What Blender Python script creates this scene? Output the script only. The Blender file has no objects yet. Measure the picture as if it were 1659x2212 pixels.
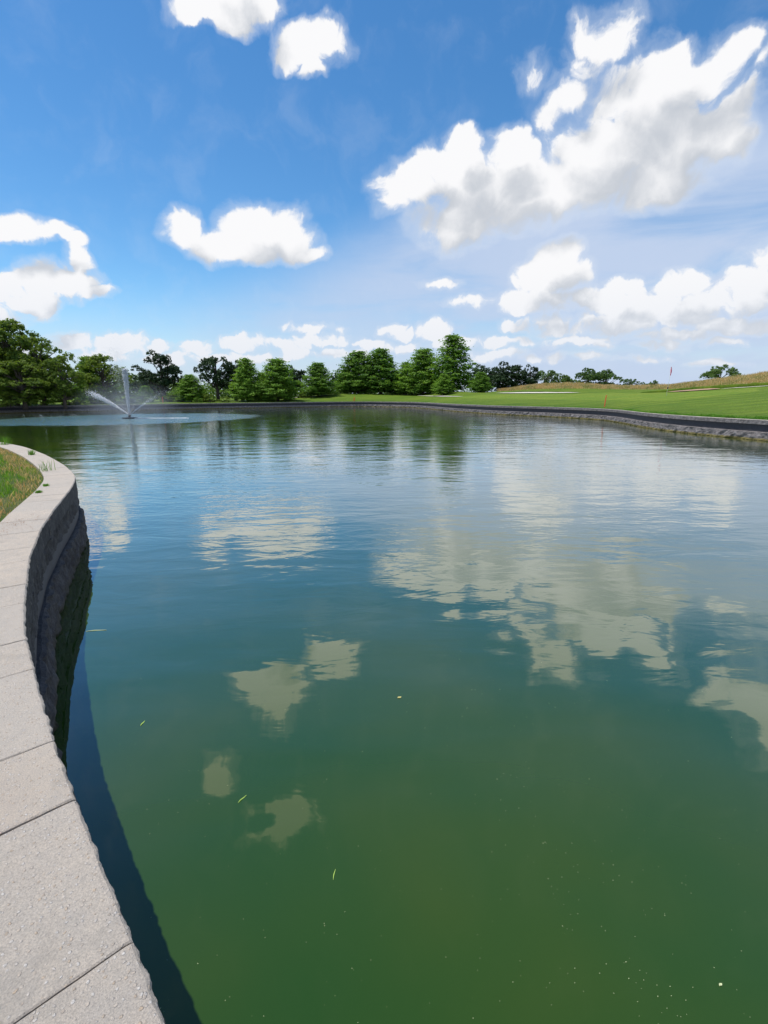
import bpy, math, random
import numpy as np
from mathutils import Vector, Matrix, noise
random.seed(7)
rng = np.random.default_rng(11)
SC = bpy.context.scene
COL = SC.collection
R = math.radians

# ------------------------------------------------------------------ camera
EYE = 2.6            # eye height over the water, the stone coping is 1.1 over the water
FPX, PITCH, ROLL, CX, CY = 1050.0, R(13.6), R(0.35), 829.5, 1106.0
cam_d = bpy.data.cameras.new('camera')
cam = bpy.data.objects.new('camera', cam_d)
COL.objects.link(cam)
cam_d.sensor_fit = 'HORIZONTAL'
cam_d.sensor_width = 36.0
cam_d.lens = 36.0 * FPX / 1659.0
cam_d.clip_start = 0.05
cam_d.clip_end = 20000
cam.location = (0, 0, EYE)
cam.rotation_euler = (Matrix.Rotation(R(90) - PITCH, 4, 'X') @ Matrix.Rotation(-ROLL, 4, 'Z')).to_euler()
SC.camera = cam


def ray(px, py):
    x, v = px - CX, CY - py
    x, v = x * math.cos(ROLL) - (-1) * 0 - v * math.sin(ROLL) * 1, v * math.cos(ROLL) - x * math.sin(ROLL)
    return x, FPX * math.cos(PITCH) + v * math.sin(PITCH), v * math.cos(PITCH) - FPX * math.sin(PITCH)


def onz(px, py, z):
    X, Y, Z = ray(px, py)
    k = (z - EYE) / Z
    return X * k, Y * k


def azel(px, py, mirror=False):
    X, Y, Z = ray(px, py)
    if mirror:
        Z = -Z
    return math.atan2(X, Y), math.atan2(Z, math.hypot(X, Y))


# ------------------------------------------------------------------ sun, exposure
SUN_AZ, SUN_EL = math.atan2(-1.0, 0.12), R(70)
sun_d = bpy.data.lights.new('sun', 'SUN')
sun_d.energy = 4.4
sun_d.angle = R(0.53)
sun_d.color = (1.0, 0.955, 0.88)
sun = bpy.data.objects.new('sun', sun_d)
COL.objects.link(sun)
sdir = Vector((math.sin(SUN_AZ) * math.cos(SUN_EL), math.cos(SUN_AZ) * math.cos(SUN_EL), math.sin(SUN_EL)))
sun.rotation_euler = sdir.to_track_quat('Z', 'Y').to_euler()
sun.location = (0, 0, 60)
SC.view_settings.view_transform = 'Standard'
SC.view_settings.look = 'None'
SC.view_settings.exposure = 0.0
SC.view_settings.gamma = 1.0


# ------------------------------------------------------------------ node helper
class NT:
    def __init__(s, tree):
        s.t = tree
        s.n = tree.nodes
        s.l = tree.links

    def new(s, kind, **kw):
        n = s.n.new(kind)
        for k, v in kw.items():
            if k.startswith('i_'):
                key = k[2:]
                key = int(key) if key.isdigit() else key.replace('_', ' ')
                s.put(n.inputs[key], v)
            else:
                setattr(n, k, v)
        return n

    def put(s, sock, v):
        if isinstance(v, bpy.types.NodeSocket):
            s.l.new(v, sock)
        else:
            sock.default_value = v

    def m(s, op, a, b=None, c=None, clamp=False):
        n = s.n.new('ShaderNodeMath')
        n.operation = op
        n.use_clamp = clamp
        for i, v in enumerate((a, b, c)):
            if v is not None:
                s.put(n.inputs[i], v)
        return n.outputs[0]

    def v(s, op, a, b=None, out=0):
        n = s.n.new('ShaderNodeVectorMath')
        n.operation = op
        s.put(n.inputs[0], a)
        if b is not None:
            s.put(n.inputs[3] if op == 'SCALE' else n.inputs[1], b)
        return n.outputs[out]

    def noise(s, vec, scale, detail=4, rough=0.5, dist=0.0, dim='3D'):
        n = s.new('ShaderNodeTexNoise', noise_dimensions=dim)
        s.put(n.inputs['Vector'], vec)
        n.inputs['Scale'].default_value = scale
        n.inputs['Detail'].default_value = detail
        n.inputs['Roughness'].default_value = rough
        n.inputs['Distortion'].default_value = dist
        return n.outputs['Fac']

    def rng(s, v, a, b, c=0.0, d=1.0, kind='SMOOTHSTEP'):
        n = s.new('ShaderNodeMapRange', interpolation_type=kind)
        s.put(n.inputs[0], v)
        for i, x in enumerate((a, b, c, d)):
            n.inputs[i + 1].default_value = x
        return n.outputs[0]

    def mix(s, f, a, b, blend='MIX'):
        n = s.new('ShaderNodeMix', data_type='RGBA', blend_type=blend)
        s.put(n.inputs[0], f)
        for i, x in ((6, a), (7, b)):
            if isinstance(x, tuple) and len(x) == 3:
                x = x + (1,)
            s.put(n.inputs[i], x)
        return n.outputs[2]

    def mixf(s, f, a, b):
        n = s.new('ShaderNodeMix', data_type='FLOAT')
        s.put(n.inputs[0], f)
        s.put(n.inputs[2], a)
        s.put(n.inputs[3], b)
        return n.outputs[0]


# ------------------------------------------------------------------ world: sky and clouds
world = bpy.data.worlds.new('World')
SC.world = world
world.use_nodes = True
world.node_tree.nodes.clear()
world.cycles.sampling_method = 'MANUAL'
world.cycles.sample_map_resolution = 512
K = NT(world.node_tree)
SKY_STRENGTH = 0.15
tc = K.new('ShaderNodeTexCoord')
D = tc.outputs['Generated']
sky = K.new('ShaderNodeTexSky', sky_type='NISHITA', sun_disc=False, sun_elevation=SUN_EL, sun_rotation=SUN_AZ,
            altitude=200.0, air_density=1.0, dust_density=0.25, ozone_density=2.0)
hs = K.new('ShaderNodeHueSaturation', i_Hue=0.499, i_Saturation=1.27, i_Value=1.02)
K.put(hs.inputs['Color'], sky.outputs[0])
skyc = K.mix(1.0, hs.outputs[0], (.86, .98, 1.0), 'MULTIPLY')

sep = K.new('ShaderNodeSeparateXYZ')
K.put(sep.inputs[0], D)
az = K.m('ARCTAN2', sep.outputs[0], sep.outputs[1])
el = K.m('ARCSINE', sep.outputs[2])
UV = K.new('ShaderNodeCombineXYZ')
K.put(UV.inputs[0], az)
K.put(UV.inputs[1], el)
UV = UV.outputs[0]

# every cumulus is a few lobes: centre x, y, half width, half height, strength (placed by direction in the sky)
BLOBS = [
    (685, 70, 78, 70, 1), (640, 100, 50, 50, .8), (700, 145, 34, 34, .7), (725, 70, 50, 50, .7),
    (470, 5, 80, 55, 1), (440, 25, 45, 35, .8),
    (405, 500, 48, 42, 1), (460, 530, 62, 34, 1), (530, 535, 85, 36, 1), (575, 490, 80, 52, 1), (635, 520, 55, 42, .9),
    (675, 547, 40, 20, .7),
    (45, 497, 72, 26, .85), (110, 508, 50, 20, .7), (160, 522, 32, 12, .6),
    (95, 600, 50, 40, .9), (175, 565, 32, 34, .9), (150, 610, 70, 38, 1), (205, 633, 45, 16, .8), (15, 632, 70, 44, .9),
    (70, 655, 70, 26, .9), (20, 680, 50, 35, .6),
    (1010, 395, 120, 95, 1), (900, 395, 70, 62, .9), (1100, 335, 62, 58, 1), (1010, 318, 50, 42, 1), (940, 350, 55, 45, 1),
    (990, 475, 95, 58, 1), (1110, 430, 110, 62, 1), (1200, 415, 80, 50, 1), (860, 425, 40, 40, .6),
    (1500, 190, 140, 110, 1), (1590, 130, 60, 60, 1), (1570, 140, 66, 60, 1), (1405, 250, 125, 105, 1), (1330, 330, 120, 82, 1), (1480, 300, 130, 105, 1),
    (1560, 300, 70, 75, .9), (1430, 385, 110, 58, 1), (1270, 395, 100, 52, 1), (1590, 240, 50, 80, .8),
    (1300, 70, 45, 60, .36), (1285, 135, 50, 55, .42), (1268, 200, 36, 55, .36), (1215, 260, 40, 60, .26), (1245, 310, 40, 60, .26),
    (1170, 150, 90, 50, .03), (1645, 150, 30, 60, .55), (1630, 210, 30, 50, .6),
    (1215, 560, 52, 48, 1), (1180, 610, 60, 42, 1), (1140, 655, 62, 24, .9), (1235, 600, 60, 40, .8), (1200, 650, 70, 25, .7),
    (1362, 622, 46, 22, 1), (1300, 652, 75, 30, .9), (1400, 672, 110, 44, .8), (1480, 615, 70, 32, .9), (1620, 625, 76, 50, 1),
    (1540, 650, 70, 45, .8), (1590, 706, 110, 19, 1), (1490, 690, 80, 22, .7), (1200, 705, 90, 24, .7), (1120, 705, 36, 17, 1),
    (160, 737, 46, 24, .9), (270, 742, 56, 24, .8), (345, 748, 30, 16, .8), (435, 755, 36, 18, .7), (530, 740, 48, 18, .9),
    (635, 765, 28, 13, .8), (680, 712, 60, 12, .5), (860, 718, 40, 14, .8), (940, 712, 34, 24, .9), (800, 742, 32, 13, .8),
    (1040, 772, 26, 13, .8), (1150, 775, 30, 10, .5), (1205, 772, 22, 12, .7), (1310, 745, 30, 10, .5), (1440, 745, 60, 12, .5),
    (1570, 740, 50, 10, .5), (955, 612, 50, 14, .5), (1020, 655, 60, 14, .35), (1400, 776, 60, 8, .5),
    (1330, 700, 110, 26, .7), (700, 735, 70, 16, .6), (620, 745, 60, 14, .5), (1090, 765, 50, 12, .5), (1270, 770, 60, 10, .5), (880, 750, 60, 14, .5), (1010, 735, 70, 14, .5), (220, 770, 80, 16, .6), (460, 775, 80, 14, .5),  (1460, 722, 110, 16, .6), (1250, 735, 80, 14, .6), (1090, 740, 60, 12, .5), (1650, 560, 60, 30, .35), (1500, 655, 80, 30, .8), (980, 745, 60, 14, .5), (740, 765, 60, 12, .6), (350, 775, 60, 14, .6), (560, 775, 70, 12, .6), (40, 770, 60, 20, .7), (1560, 785, 70, 8, .5),
]
REFL = [(462, 1672, 34, 55, .55), (590, 1785, 80, 42, .6), (545, 1475, 40, 25, .8), (600, 1500, 50, 40, .9),
        (1610, 1480, 110, 70, 1), (1700, 1520, 120, 90, 1), (1600, 1350, 70, 40, .5), (1190, 1420, 50, 40, .55)]


def lobes():
    for src, mir in ((BLOBS, False), (REFL, True)):
        for x, y, rx, ry, w in src:
            a0 = azel(x, y, mir)
            a1 = azel(x + rx, y, mir)
            a2 = azel(x, y - ry, mir)
            dx, dy = (a1[0] - a0[0], a1[1] - a0[1]), (a2[0] - a0[0], a2[1] - a0[1])
            yield a0, math.hypot(*dx), math.hypot(*dy), math.atan2(dx[1], dx[0]), w
    for a, e, rx, ry, w in ((-1.6, .35, .3, .12, 1), (1.5, .4, .35, .16, 1), (2.4, .3, .4, .12, 1), (-2.5, .45, .4, .15, 1),
                            (3.0, .6, .5, .14, .8), (1.2, .2, .3, .08, 1), (-1.15, .17, .16, .07, 1), (-1.3, .3, .2, .08, .9),
                            (.2, 1.15, .5, .07, .7)):
        yield (a, e), rx, ry, 0.0, w


grp = bpy.data.node_groups.new('cloud_field', 'ShaderNodeTree')
grp.interface.new_socket('UV', in_out='INPUT', socket_type='NodeSocketVector')
grp.interface.new_socket('Field', in_out='OUTPUT', socket_type='NodeSocketFloat')
grp.interface.new_socket('Noise', in_out='OUTPUT', socket_type='NodeSocketFloat')
G = NT(grp)
gi = G.new('NodeGroupInput').outputs[0]
go = G.new('NodeGroupOutput')
# two noise scales, the finer one for the clouds further off, nearer the horizon
gs = G.new('ShaderNodeSeparateXYZ')
G.put(gs.inputs[0], gi)
nearness = G.rng(gs.outputs[1], 0.06, 0.36)
ee = G.m('ADD', G.m('MAXIMUM', gs.outputs[1], -0.02), 0.12)


def two(scale_near, scale_far, detail, rough, off=(0, 0, 0), color=False, dist=0.0):
    res = []
    for sc_ in (scale_far, scale_near):
        t_ = G.new('ShaderNodeTexNoise', noise_dimensions='2D')
        G.put(t_.inputs['Vector'], G.v('ADD', gi, off) if color else G.v('ADD', gw, off))
        t_.inputs['Scale'].default_value = sc_
        t_.inputs['Detail'].default_value = detail
        t_.inputs['Roughness'].default_value = rough
        t_.inputs['Distortion'].default_value = dist
        res.append(t_.outputs['Color' if color else 'Fac'])
    return G.mix(nearness, *res) if color else G.mixf(nearness, *res)


warp = G.v('SCALE', G.v('SUBTRACT', two(7.5, 19, 6, .52, color=True), (0.5, 0.5, 0.5)), G.m('MULTIPLY', ee, 0.17))
gw = G.v('ADD', gi, warp)
acc = None
for (u, v_), rx, ry, rot, w in lobes():
    mp = G.new('ShaderNodeMapping', vector_type='TEXTURE')
    G.put(mp.inputs[0], gw)
    mp.inputs[1].default_value = (u, v_, 0)
    mp.inputs[2].default_value = (0, 0, rot)
    k = 1.5
    mp.inputs[3].default_value = (rx * k, ry * k, 1)
    gr = G.new('ShaderNodeTexGradient', gradient_type='SPHERICAL')
    G.put(gr.inputs[0], mp.outputs[0])
    val = gr.outputs['Fac'] if w == 1 else G.m('MULTIPLY', gr.outputs['Fac'], 0.3 + 0.7 * w)
    acc = val if acc is None else G.m('SMOOTH_MAX', acc, val, 0.06)
nn = two(12, 30, 10, .56, off=(3.1, 7.7, 0), dist=.2)
G.put(go.inputs[0], G.m('MULTIPLY', acc, G.m('SUBTRACT', 2.0, acc)))
G.put(go.inputs[1], nn)


def field(vec):
    n = K.new('ShaderNodeGroup')
    n.node_tree = grp
    K.put(n.inputs[0], vec)
    # lobes carved by the fractal noise
    return K.m('ADD', n.outputs[0], K.m('MULTIPLY', K.m('SUBTRACT', n.outputs[1], 0.5), 1.6)), n.outputs[0], n.outputs[1]


f0, b0, nz0 = field(UV)
f1, b1, nz1 = field(K.v('ADD', UV, (-0.022, 0.05, 0)))
gate = K.rng(b0, 0.10, 0.42)
lee = K.rng(K.m('SUBTRACT', b1, b0), -0.10, 0.25)          # crisp on the sunny side, frayed below
t = K.m('DIVIDE', K.m('SUBTRACT', f0, 0.44), K.mixf(lee, 0.24, 0.42), clamp=True)
t = K.m('MULTIPLY', K.rng(t, 0, 1), gate, clamp=True)
# shading: how much cloud lies toward the sun, with the relief of the billows
d1 = K.m('SUBTRACT', f1, 0.35)
big = K.m('ADD', K.m('MULTIPLY', b1, .55), K.m('MULTIPLY', K.m('SUBTRACT', b1, b0), .9))
depth = K.m('ADD', K.m('MULTIPLY', big, .75), K.m('MULTIPLY', d1, .30))
shade = K.m('SUBTRACT', K.m('MULTIPLY', depth, 1.15), K.m('MULTIPLY', K.m('SUBTRACT', nz0, .5), 1.2))
shade = K.rng(shade, -0.15, 1.08, 0, 1, 'SMOOTHERSTEP')
lit = (6.4, 6.4, 6.5, 1)
low = (3.75, 4.0, 4.4, 1)
cc = K.mix(shade, lit, low)
# thin veil of high haze, low in the sky and toward the right
stretch = K.new('ShaderNodeMapping')
K.put(stretch.inputs[0], UV)
stretch.inputs[2].default_value = (0, 0, -0.12)
stretch.inputs[3].default_value = (1.6, 6.5, 1)
vn = K.noise(stretch.outputs[0], 2.2, 6, 0.55, 0.4)
right = K.rng(az, -0.52, 0.38)
vtop = K.m('ADD', 0.19, K.m('MULTIPLY', right, 0.27))
vm = K.m('DIVIDE', K.m('SUBTRACT', vtop, el), 0.15, clamp=True)
vm = K.m('MULTIPLY', K.rng(vm, 0, 1), K.rng(vn, 0.18, 0.56, .35, 1))
vm = K.m('MULTIPLY', vm, K.mixf(right, 0.55, 0.95))
hz = K.rng(el, 0.0, 0.13, 0.72, 0.0)
base = K.mix(hz, skyc, (4.2, 4.75, 5.6))
base = K.mix(vm, base, (3.65, 4.35, 5.65))
# distant cumulus get bluer toward the horizon
far = K.rng(el, 0.02, 0.24, 0.55, 0.0)
cc = K.mix(far, cc, (4.6, 5.05, 5.8))
wispy = K.m('MULTIPLY', K.rng(f0, .0, .62, 0, .42), K.rng(b0, .0, .3))
base = K.mix(wispy, base, (4.7, 5.2, 6.0))
allc = K.mix(t, base, cc)
# below the horizon
allc = K.mix(K.rng(el, -0.02, 0.0, 1.0, 0.0), allc, (2.5, 2.9, 2.6))
bg = K.new('ShaderNodeBackground', i_Strength=SKY_STRENGTH)
K.put(bg.inputs[0], allc)
wo = K.new('ShaderNodeOutputWorld')
K.put(wo.inputs[0], bg.outputs[0])


# ------------------------------------------------------------------ helpers for objects
def tag(o, label=None, cat=None, group=None, kind=None):
    if label:
        o['label'] = label
    if cat:
        o['category'] = cat
    if group:
        o['group'] = group
    if kind:
        o['kind'] = kind
    return o


def empty(name, loc=(0, 0, 0), **kw):
    o = bpy.data.objects.new(name, None)
    COL.objects.link(o)
    o.location = loc
    o.empty_display_size = 0.3
    return tag(o, **kw)


def mesh_np(name, verts, faces, mat, smooth=False):
    """verts (n,3); faces (m,k) of equal size k"""
    verts = np.asarray(verts, dtype=np.float32)
    faces = np.asarray(faces, dtype=np.int32)
    me = bpy.data.meshes.new(name)
    me.vertices.add(len(verts))
    me.vertices.foreach_set('co', verts.ravel())
    k = faces.shape[1]
    me.loops.add(faces.size)
    me.loops.foreach_set('vertex_index', faces.ravel())
    me.polygons.add(len(faces))
    me.polygons.foreach_set('loop_start', np.arange(0, faces.size, k, dtype=np.int32))
    me.polygons.foreach_set('loop_total', np.full(len(faces), k, dtype=np.int32))
    if smooth:
        me.polygons.foreach_set('use_smooth', np.ones(len(faces), dtype=bool))
    me.update(calc_edges=True)
    me.validate()
    if mat:
        me.materials.append(mat)
    return me


def link(name, me, parent=None, loc=None):
    o = bpy.data.objects.new(name, me)
    COL.objects.link(o)
    if parent:
        o.parent = parent
    if loc:
        o.location = loc
    return o


class MB:
    def __init__(s):
        s.v = []
        s.f = []

    def tube(s, pts, radii, n=8, cap=True):
        rings = []
        for i, p in enumerate(pts):
            p = Vector(p)
            a = Vector(pts[max(i - 1, 0)])
            b = Vector(pts[min(i + 1, len(pts) - 1)])
            d = (b - a).normalized()
            u = d.orthogonal().normalized()
            if abs(d.z) > .9:
                u = Vector((1, 0, 0)) - d * d.x
                u.normalize()
            w = d.cross(u)
            base_i = len(s.v)
            for k in range(n):
                t_ = 2 * math.pi * k / n
                s.v.append(tuple(p + (u * math.cos(t_) + w * math.sin(t_)) * radii[i]))
            rings.append(base_i)
        for a, b in zip(rings, rings[1:]):
            for k in range(n):
                s.f.append((a + k, a + (k + 1) % n, b + (k + 1) % n, b + k))
        if cap:
            s.f.append(tuple(range(rings[0] + n - 1, rings[0] - 1, -1)))
            s.f.append(tuple(range(rings[-1], rings[-1] + n)))
        return s

    def build(s, name, mat, parent=None, smooth=True):
        me = bpy.data.meshes.new(name)
        me.from_pydata(s.v, [], s.f)
        if smooth:
            for p in me.polygons:
                p.use_smooth = True
        me.materials.append(mat)
        return link(name, me, parent)


def material(name, disp=False):
    m = bpy.data.materials.new(name)
    m.use_nodes = True
    m.node_tree.nodes.clear()
    N = NT(m.node_tree)
    out = N.new('ShaderNodeOutputMaterial')
    return m, N, out


def principled(N, out, **kw):
    p = N.new('ShaderNodeBsdfPrincipled')
    for k, v in kw.items():
        v = v + (1,) if isinstance(v, tuple) and len(v) == 3 else v
        N.put(p.inputs[k.replace('_', ' ')], v)
    N.put(out.inputs[0], p.outputs[0])
    return p


def simple(name, col, rough=0.6, **kw):
    m, N, out = material(name)
    pos = N.new('ShaderNodeTexCoord').outputs['Object']
    n = N.noise(pos, 6, 5, 0.6)
    c = N.mix(N.rng(n, .3, .7), tuple(x * .8 for x in col), tuple(min(1, x * 1.12) for x in col))
    principled(N, out, Base_Color=c, Roughness=rough, **kw)
    return m


# ------------------------------------------------------------------ materials
def mat_concrete():
    m, N, out = material('cast stone')
    pos = N.new('ShaderNodeNewGeometry').outputs['Position']
    oi = N.new('ShaderNodeObjectInfo').outputs['Random']
    big = N.noise(pos, 1.8, 4, 0.55)
    mid = N.noise(pos, 14, 5, 0.6)
    c = N.mix(N.rng(big, .34, .66), (.60, .505, .405), (.70, .58, .455))
    c = N.mix(N.rng(mid, .3, .75, 0, .5), c, (.42, .385, .345))
    c = N.mix(N.m('MULTIPLY', oi, .6), c, (.54, .485, .42))
    stain = N.noise(N.v('ADD', pos, (9, 2, 0)), 3.1, 5, .65)
    c = N.mix(N.rng(stain, .54, .72, 0, .38), c, (.34, .30, .25))
    # rusty tinge in places
    c = N.mix(N.rng(N.noise(N.v('ADD', pos, (5, 3, 0)), .75, 3, .5), .56, .74, 0, .35), c, (.58, .44, .34))
    # exposed aggregate
    v = N.new('ShaderNodeTexVoronoi', feature='F1', voronoi_dimensions='3D')
    wp = N.v('ADD', pos, N.v('SCALE', N.new('ShaderNodeTexNoise', i_Vector=pos, i_Scale=60.0).outputs['Color'], .012))
    N.put(v.inputs['Vector'], wp)
    v.inputs['Scale'].default_value = 72
    sc = N.new('ShaderNodeSeparateColor')
    N.put(sc.inputs[0], v.outputs['Color'])
    peb = N.m('MULTIPLY', N.rng(v.outputs['Distance'], .22, .42, 1, 0), N.rng(sc.outputs[0], .40, .7))
    pebc = N.mix(N.rng(sc.outputs[1], .2, .95), (.80, .75, .69), (.62, .46, .31))
    c = N.mix(N.m('MULTIPLY', peb, .8), c, pebc)
    pit = N.m('MULTIPLY', N.rng(v.outputs['Distance'], .0, .35, 1, 0), N.rng(sc.outputs[2], .78, .95))
    c = N.mix(N.m('MULTIPLY', pit, .75), c, (.22, .20, .19))
    fine = N.noise(pos, 210, 4, 0.75)
    c = N.mix(N.rng(fine, .25, .75, .75, 0), c, (.22, .20, .18))
    h = N.m('ADD', N.m('MULTIPLY', fine, 1.0), N.m('MULTIPLY', peb, .7))
    h = N.m('ADD', h, N.m('MULTIPLY', mid, .8))
    b = N.new('ShaderNodeBump', i_Strength=.9, i_Distance=.006)
    N.put(b.inputs['Height'], h)
    principled(N, out, Base_Color=c, Roughness=.88, Normal=b.outputs[0], Specular_IOR_Level=.25)
    return m


def mat_rough(name, dark, light, algae=.9):
    m, N, out = material(name)
    pos = N.new('ShaderNodeNewGeometry').outputs['Position']
    a = N.noise(pos, 5, 6, .65)
    f = N.noise(pos, 46, 5, .7)
    c = N.mix(N.rng(a, .3, .7), dark, light)
    c = N.mix(N.rng(f, .3, .7, .5, 0), c, tuple(x * .45 for x in dark))
    # algae belt just above the water
    z = N.new('ShaderNodeSeparateXYZ')
    N.put(z.inputs[0], pos)
    zz = N.m('ADD', z.outputs[2], N.m('MULTIPLY', N.m('SUBTRACT', a, .5), .12))
    c = N.mix(N.rng(zz, .06, .15, algae, 0), c, (.16, .13, .035))
    c = N.mix(N.rng(zz, .0, .04, .9, 0), c, (.03, .028, .012))
    b = N.new('ShaderNodeBump', i_Strength=.9, i_Distance=.02)
    N.put(b.inputs['Height'], N.m('ADD', f, a))
    principled(N, out, Base_Color=c, Roughness=.9, Normal=b.outputs[0], Specular_IOR_Level=.2)
    return m


def mat_water():
    m, N, out = material('pond water')
    pos = N.new('ShaderNodeNewGeometry').outputs['Position']
    s = N.new('ShaderNodeSeparateXYZ')
    N.put(s.inputs[0], pos)
    Y = s.outputs[1]
    # wind-combed ripples: crests a little longer left to right
    mp = N.new('ShaderNodeMapping')
    N.put(mp.inputs[0], pos)
    mp.inputs[2].default_value = (0, 0, R(-12))
    mp.inputs[3].default_value = (.42, 1, 1)
    v = mp.outputs[0]
    mp2 = N.new('ShaderNodeMapping')
    N.put(mp2.inputs[0], pos)
    mp2.inputs[2].default_value = (0, 0, R(18))
    mp2.inputs[3].default_value = (.6, 1, 1)
    v2 = mp2.outputs[0]
    swell = N.noise(v, .9, 2, .4, .3)
    mid = N.noise(v, 2.6, 3, .5, .5)
    rip = N.noise(v2, 7.5, 3, .5, .3)
    fin = N.noise(v, 19, 2, .5)
    patch = N.rng(N.noise(pos, .22, 3, .5), .36, .62)
    wind = N.rng(Y, 2.6, 9.0)          # the lee of the bank is calm, the open pond is ruffled
    wind2 = N.m('ADD', N.rng(Y, 3.2, 15.0), N.rng(Y, 18, 50, 0, .35))
    # agitated ring where the spray falls
    fx, fy = onz(283, 903, 0)
    d = N.v('SUBTRACT', pos, (fx, fy, 0))
    r = N.v('LENGTH', d, out=1)
    rn = N.m('ADD', r, N.m('MULTIPLY', N.noise(pos, .5, 4, .6), 5))
    ring = N.rng(rn, 16.2, 18.6, 1, 0)
    h = N.m('MULTIPLY', swell, .022)
    h = N.m('ADD', h, N.m('MULTIPLY', mid, N.m('ADD', .0012, N.m('MULTIPLY', N.m('ADD', wind, N.rng(Y, 15, 50, 0, .30)), .0084))))
    h = N.m('ADD', h, N.m('MULTIPLY', rip, N.m('ADD', .0001, N.m('MULTIPLY', N.m('MULTIPLY', wind2, N.m('ADD', .35, patch)), .0044))))
    h = N.m('ADD', h, N.m('MULTIPLY', fin, N.m('MULTIPLY', N.m('MULTIPLY', wind2, patch), .0007)))
    h = N.m('ADD', h, N.m('MULTIPLY', N.noise(pos, 9, 4, .6), N.m('MULTIPLY', ring, .045)))
    b = N.new('ShaderNodeBump', i_Strength=1.0, i_Distance=1.0)
    N.put(b.inputs['Height'], h)
    murk = N.noise(pos, .35, 3, .5)
    c = N.mix(N.rng(murk, .35, .65), (.018, .056, .007), (.036, .066, .007))
    c = N.mix(N.m('MULTIPLY', ring, .55), c, (.07, .20, .19))
    # fine algae flecks hanging in the water
    vo = N.new('ShaderNodeTexVoronoi')
    N.put(vo.inputs['Vector'], pos)
    vo.inputs['Scale'].default_value = 26
    sc = N.new('ShaderNodeSeparateColor')
    N.put(sc.inputs[0], vo.outputs['Color'])
    fl = N.m('MULTIPLY', N.rng(vo.outputs['Distance'], .03, .07, 1, 0), N.rng(sc.outputs[0], .72, 1.0))
    c = N.mix(N.m('MULTIPLY', fl, .35), c, (.30, .36, .16))
    ro = N.mixf(ring, N.rng(Y, 18, 70, .012, .06), .16)
    lw = N.new('ShaderNodeLayerWeight', i_Blend=.5)
    N.put(lw.inputs['Normal'], b.outputs[0])
    fr = N.m('ADD', .022, N.m('MULTIPLY', .978, N.m('POWER', lw.outputs['Facing'], 2.55)))
    body = N.new('ShaderNodeBsdfDiffuse')
    N.put(body.inputs['Color'], c)
    gl = N.new('ShaderNodeBsdfGlossy', distribution='GGX')
    gl.inputs['Color'].default_value = (1, 1, 1, 1)
    N.put(gl.inputs['Roughness'], ro)
    N.put(gl.inputs['Normal'], b.outputs[0])
    mx = N.new('ShaderNodeMixShader')
    N.put(mx.inputs[0], fr)
    N.put(mx.inputs[1], body.outputs[0])
    N.put(mx.inputs[2], gl.outputs[0])
    N.put(out.inputs[0], mx.outputs[0])
    return m


def mat_lawn(name, a, b_, c_, attr=True):
    m, N, out = material(name)
    pos = N.new('ShaderNodeNewGeometry').outputs['Position']
    n = N.noise(pos, .35, 5, .6)
    f = N.noise(pos, 5, 5, .7)
    st = N.new('ShaderNodeMapping')
    N.put(st.inputs[0], pos)
    st.inputs[2].default_value = (0, 0, R(24))
    st.inputs[3].default_value = (.12, .9, 1)
    stripes = N.noise(st.outputs[0], .9, 3, .5)
    c = N.mix(N.rng(n, .3, .7), a, b_)
    c = N.mix(N.rng(stripes, .38, .60, 0, .8), c, c_)
    c = N.mix(N.rng(N.noise(N.v('ADD', pos, (40, 7, 0)), .11, 4, .6), .46, .66, 0, .55), c, tuple(x * y for x, y in zip(c_, (1.3, 1.12, 1.2))))
    if attr:
        at = N.new('ShaderNodeAttribute', attribute_name='mown')
        c = N.mix(at.outputs['Fac'], c, N.mix(N.rng(n, .3, .7), (.165, .265, .025), (.24, .30, .035)))
    wv = N.new('ShaderNodeTexWave', wave_type='BANDS', bands_direction='Y', wave_profile='SIN')
    N.put(wv.inputs['Vector'], st.outputs[0])
    wv.inputs['Scale'].default_value = .16
    wv.inputs['Distortion'].default_value = 1.2
    c = N.mix(N.rng(wv.outputs['Fac'], .3, .7, .0, .30), c, tuple(x * .55 for x in b_))
    c = N.mix(N.rng(f, .25, .75, .55, 0), c, tuple(x * .45 for x in a))
    bp = N.new('ShaderNodeBump', i_Strength=.6, i_Distance=.12)
    N.put(bp.inputs['Height'], f)
    principled(N, out, Base_Color=c, Roughness=.9, Normal=bp.outputs[0], Specular_IOR_Level=.15)
    return m


def mat_leaf(name, c1, c2, trans=.35):
    m, N, out = material(name)
    g = N.new('ShaderNodeNewGeometry')
    isl = g.outputs['Random Per Island']
    pos = N.new('ShaderNodeTexCoord').outputs['Object']
    n = N.noise(pos, .9, 3, .5)
    orr = N.new('ShaderNodeObjectInfo').outputs['Random']
    f = N.m('ADD', N.m('MULTIPLY', isl, .45), N.m('MULTIPLY', N.rng(n, .3, .7), .4))
    f = N.m('ADD', f, N.m('MULTIPLY', N.m('SUBTRACT', orr, .3), .5), clamp=True)
    c = N.mix(f, c1, c2)
    d = N.new('ShaderNodeBsdfPrincipled')
    N.put(d.inputs['Base Color'], c)
    d.inputs['Roughness'].default_value = .62
    d.inputs['Specular IOR Level'].default_value = .22
    tr = N.new('ShaderNodeBsdfTranslucent')
    N.put(tr.inputs[0], N.mix(.5, c, (c2[0] * 1.5, c2[1] * 1.6, c2[2] * .6)))
    mx = N.new('ShaderNodeMixShader')
    mx.inputs[0].default_value = trans
    N.put(mx.inputs[1], d.outputs[0])
    N.put(mx.inputs[2], tr.outputs[0])
    N.put(out.inputs[0], mx.outputs[0])
    return m


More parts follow.
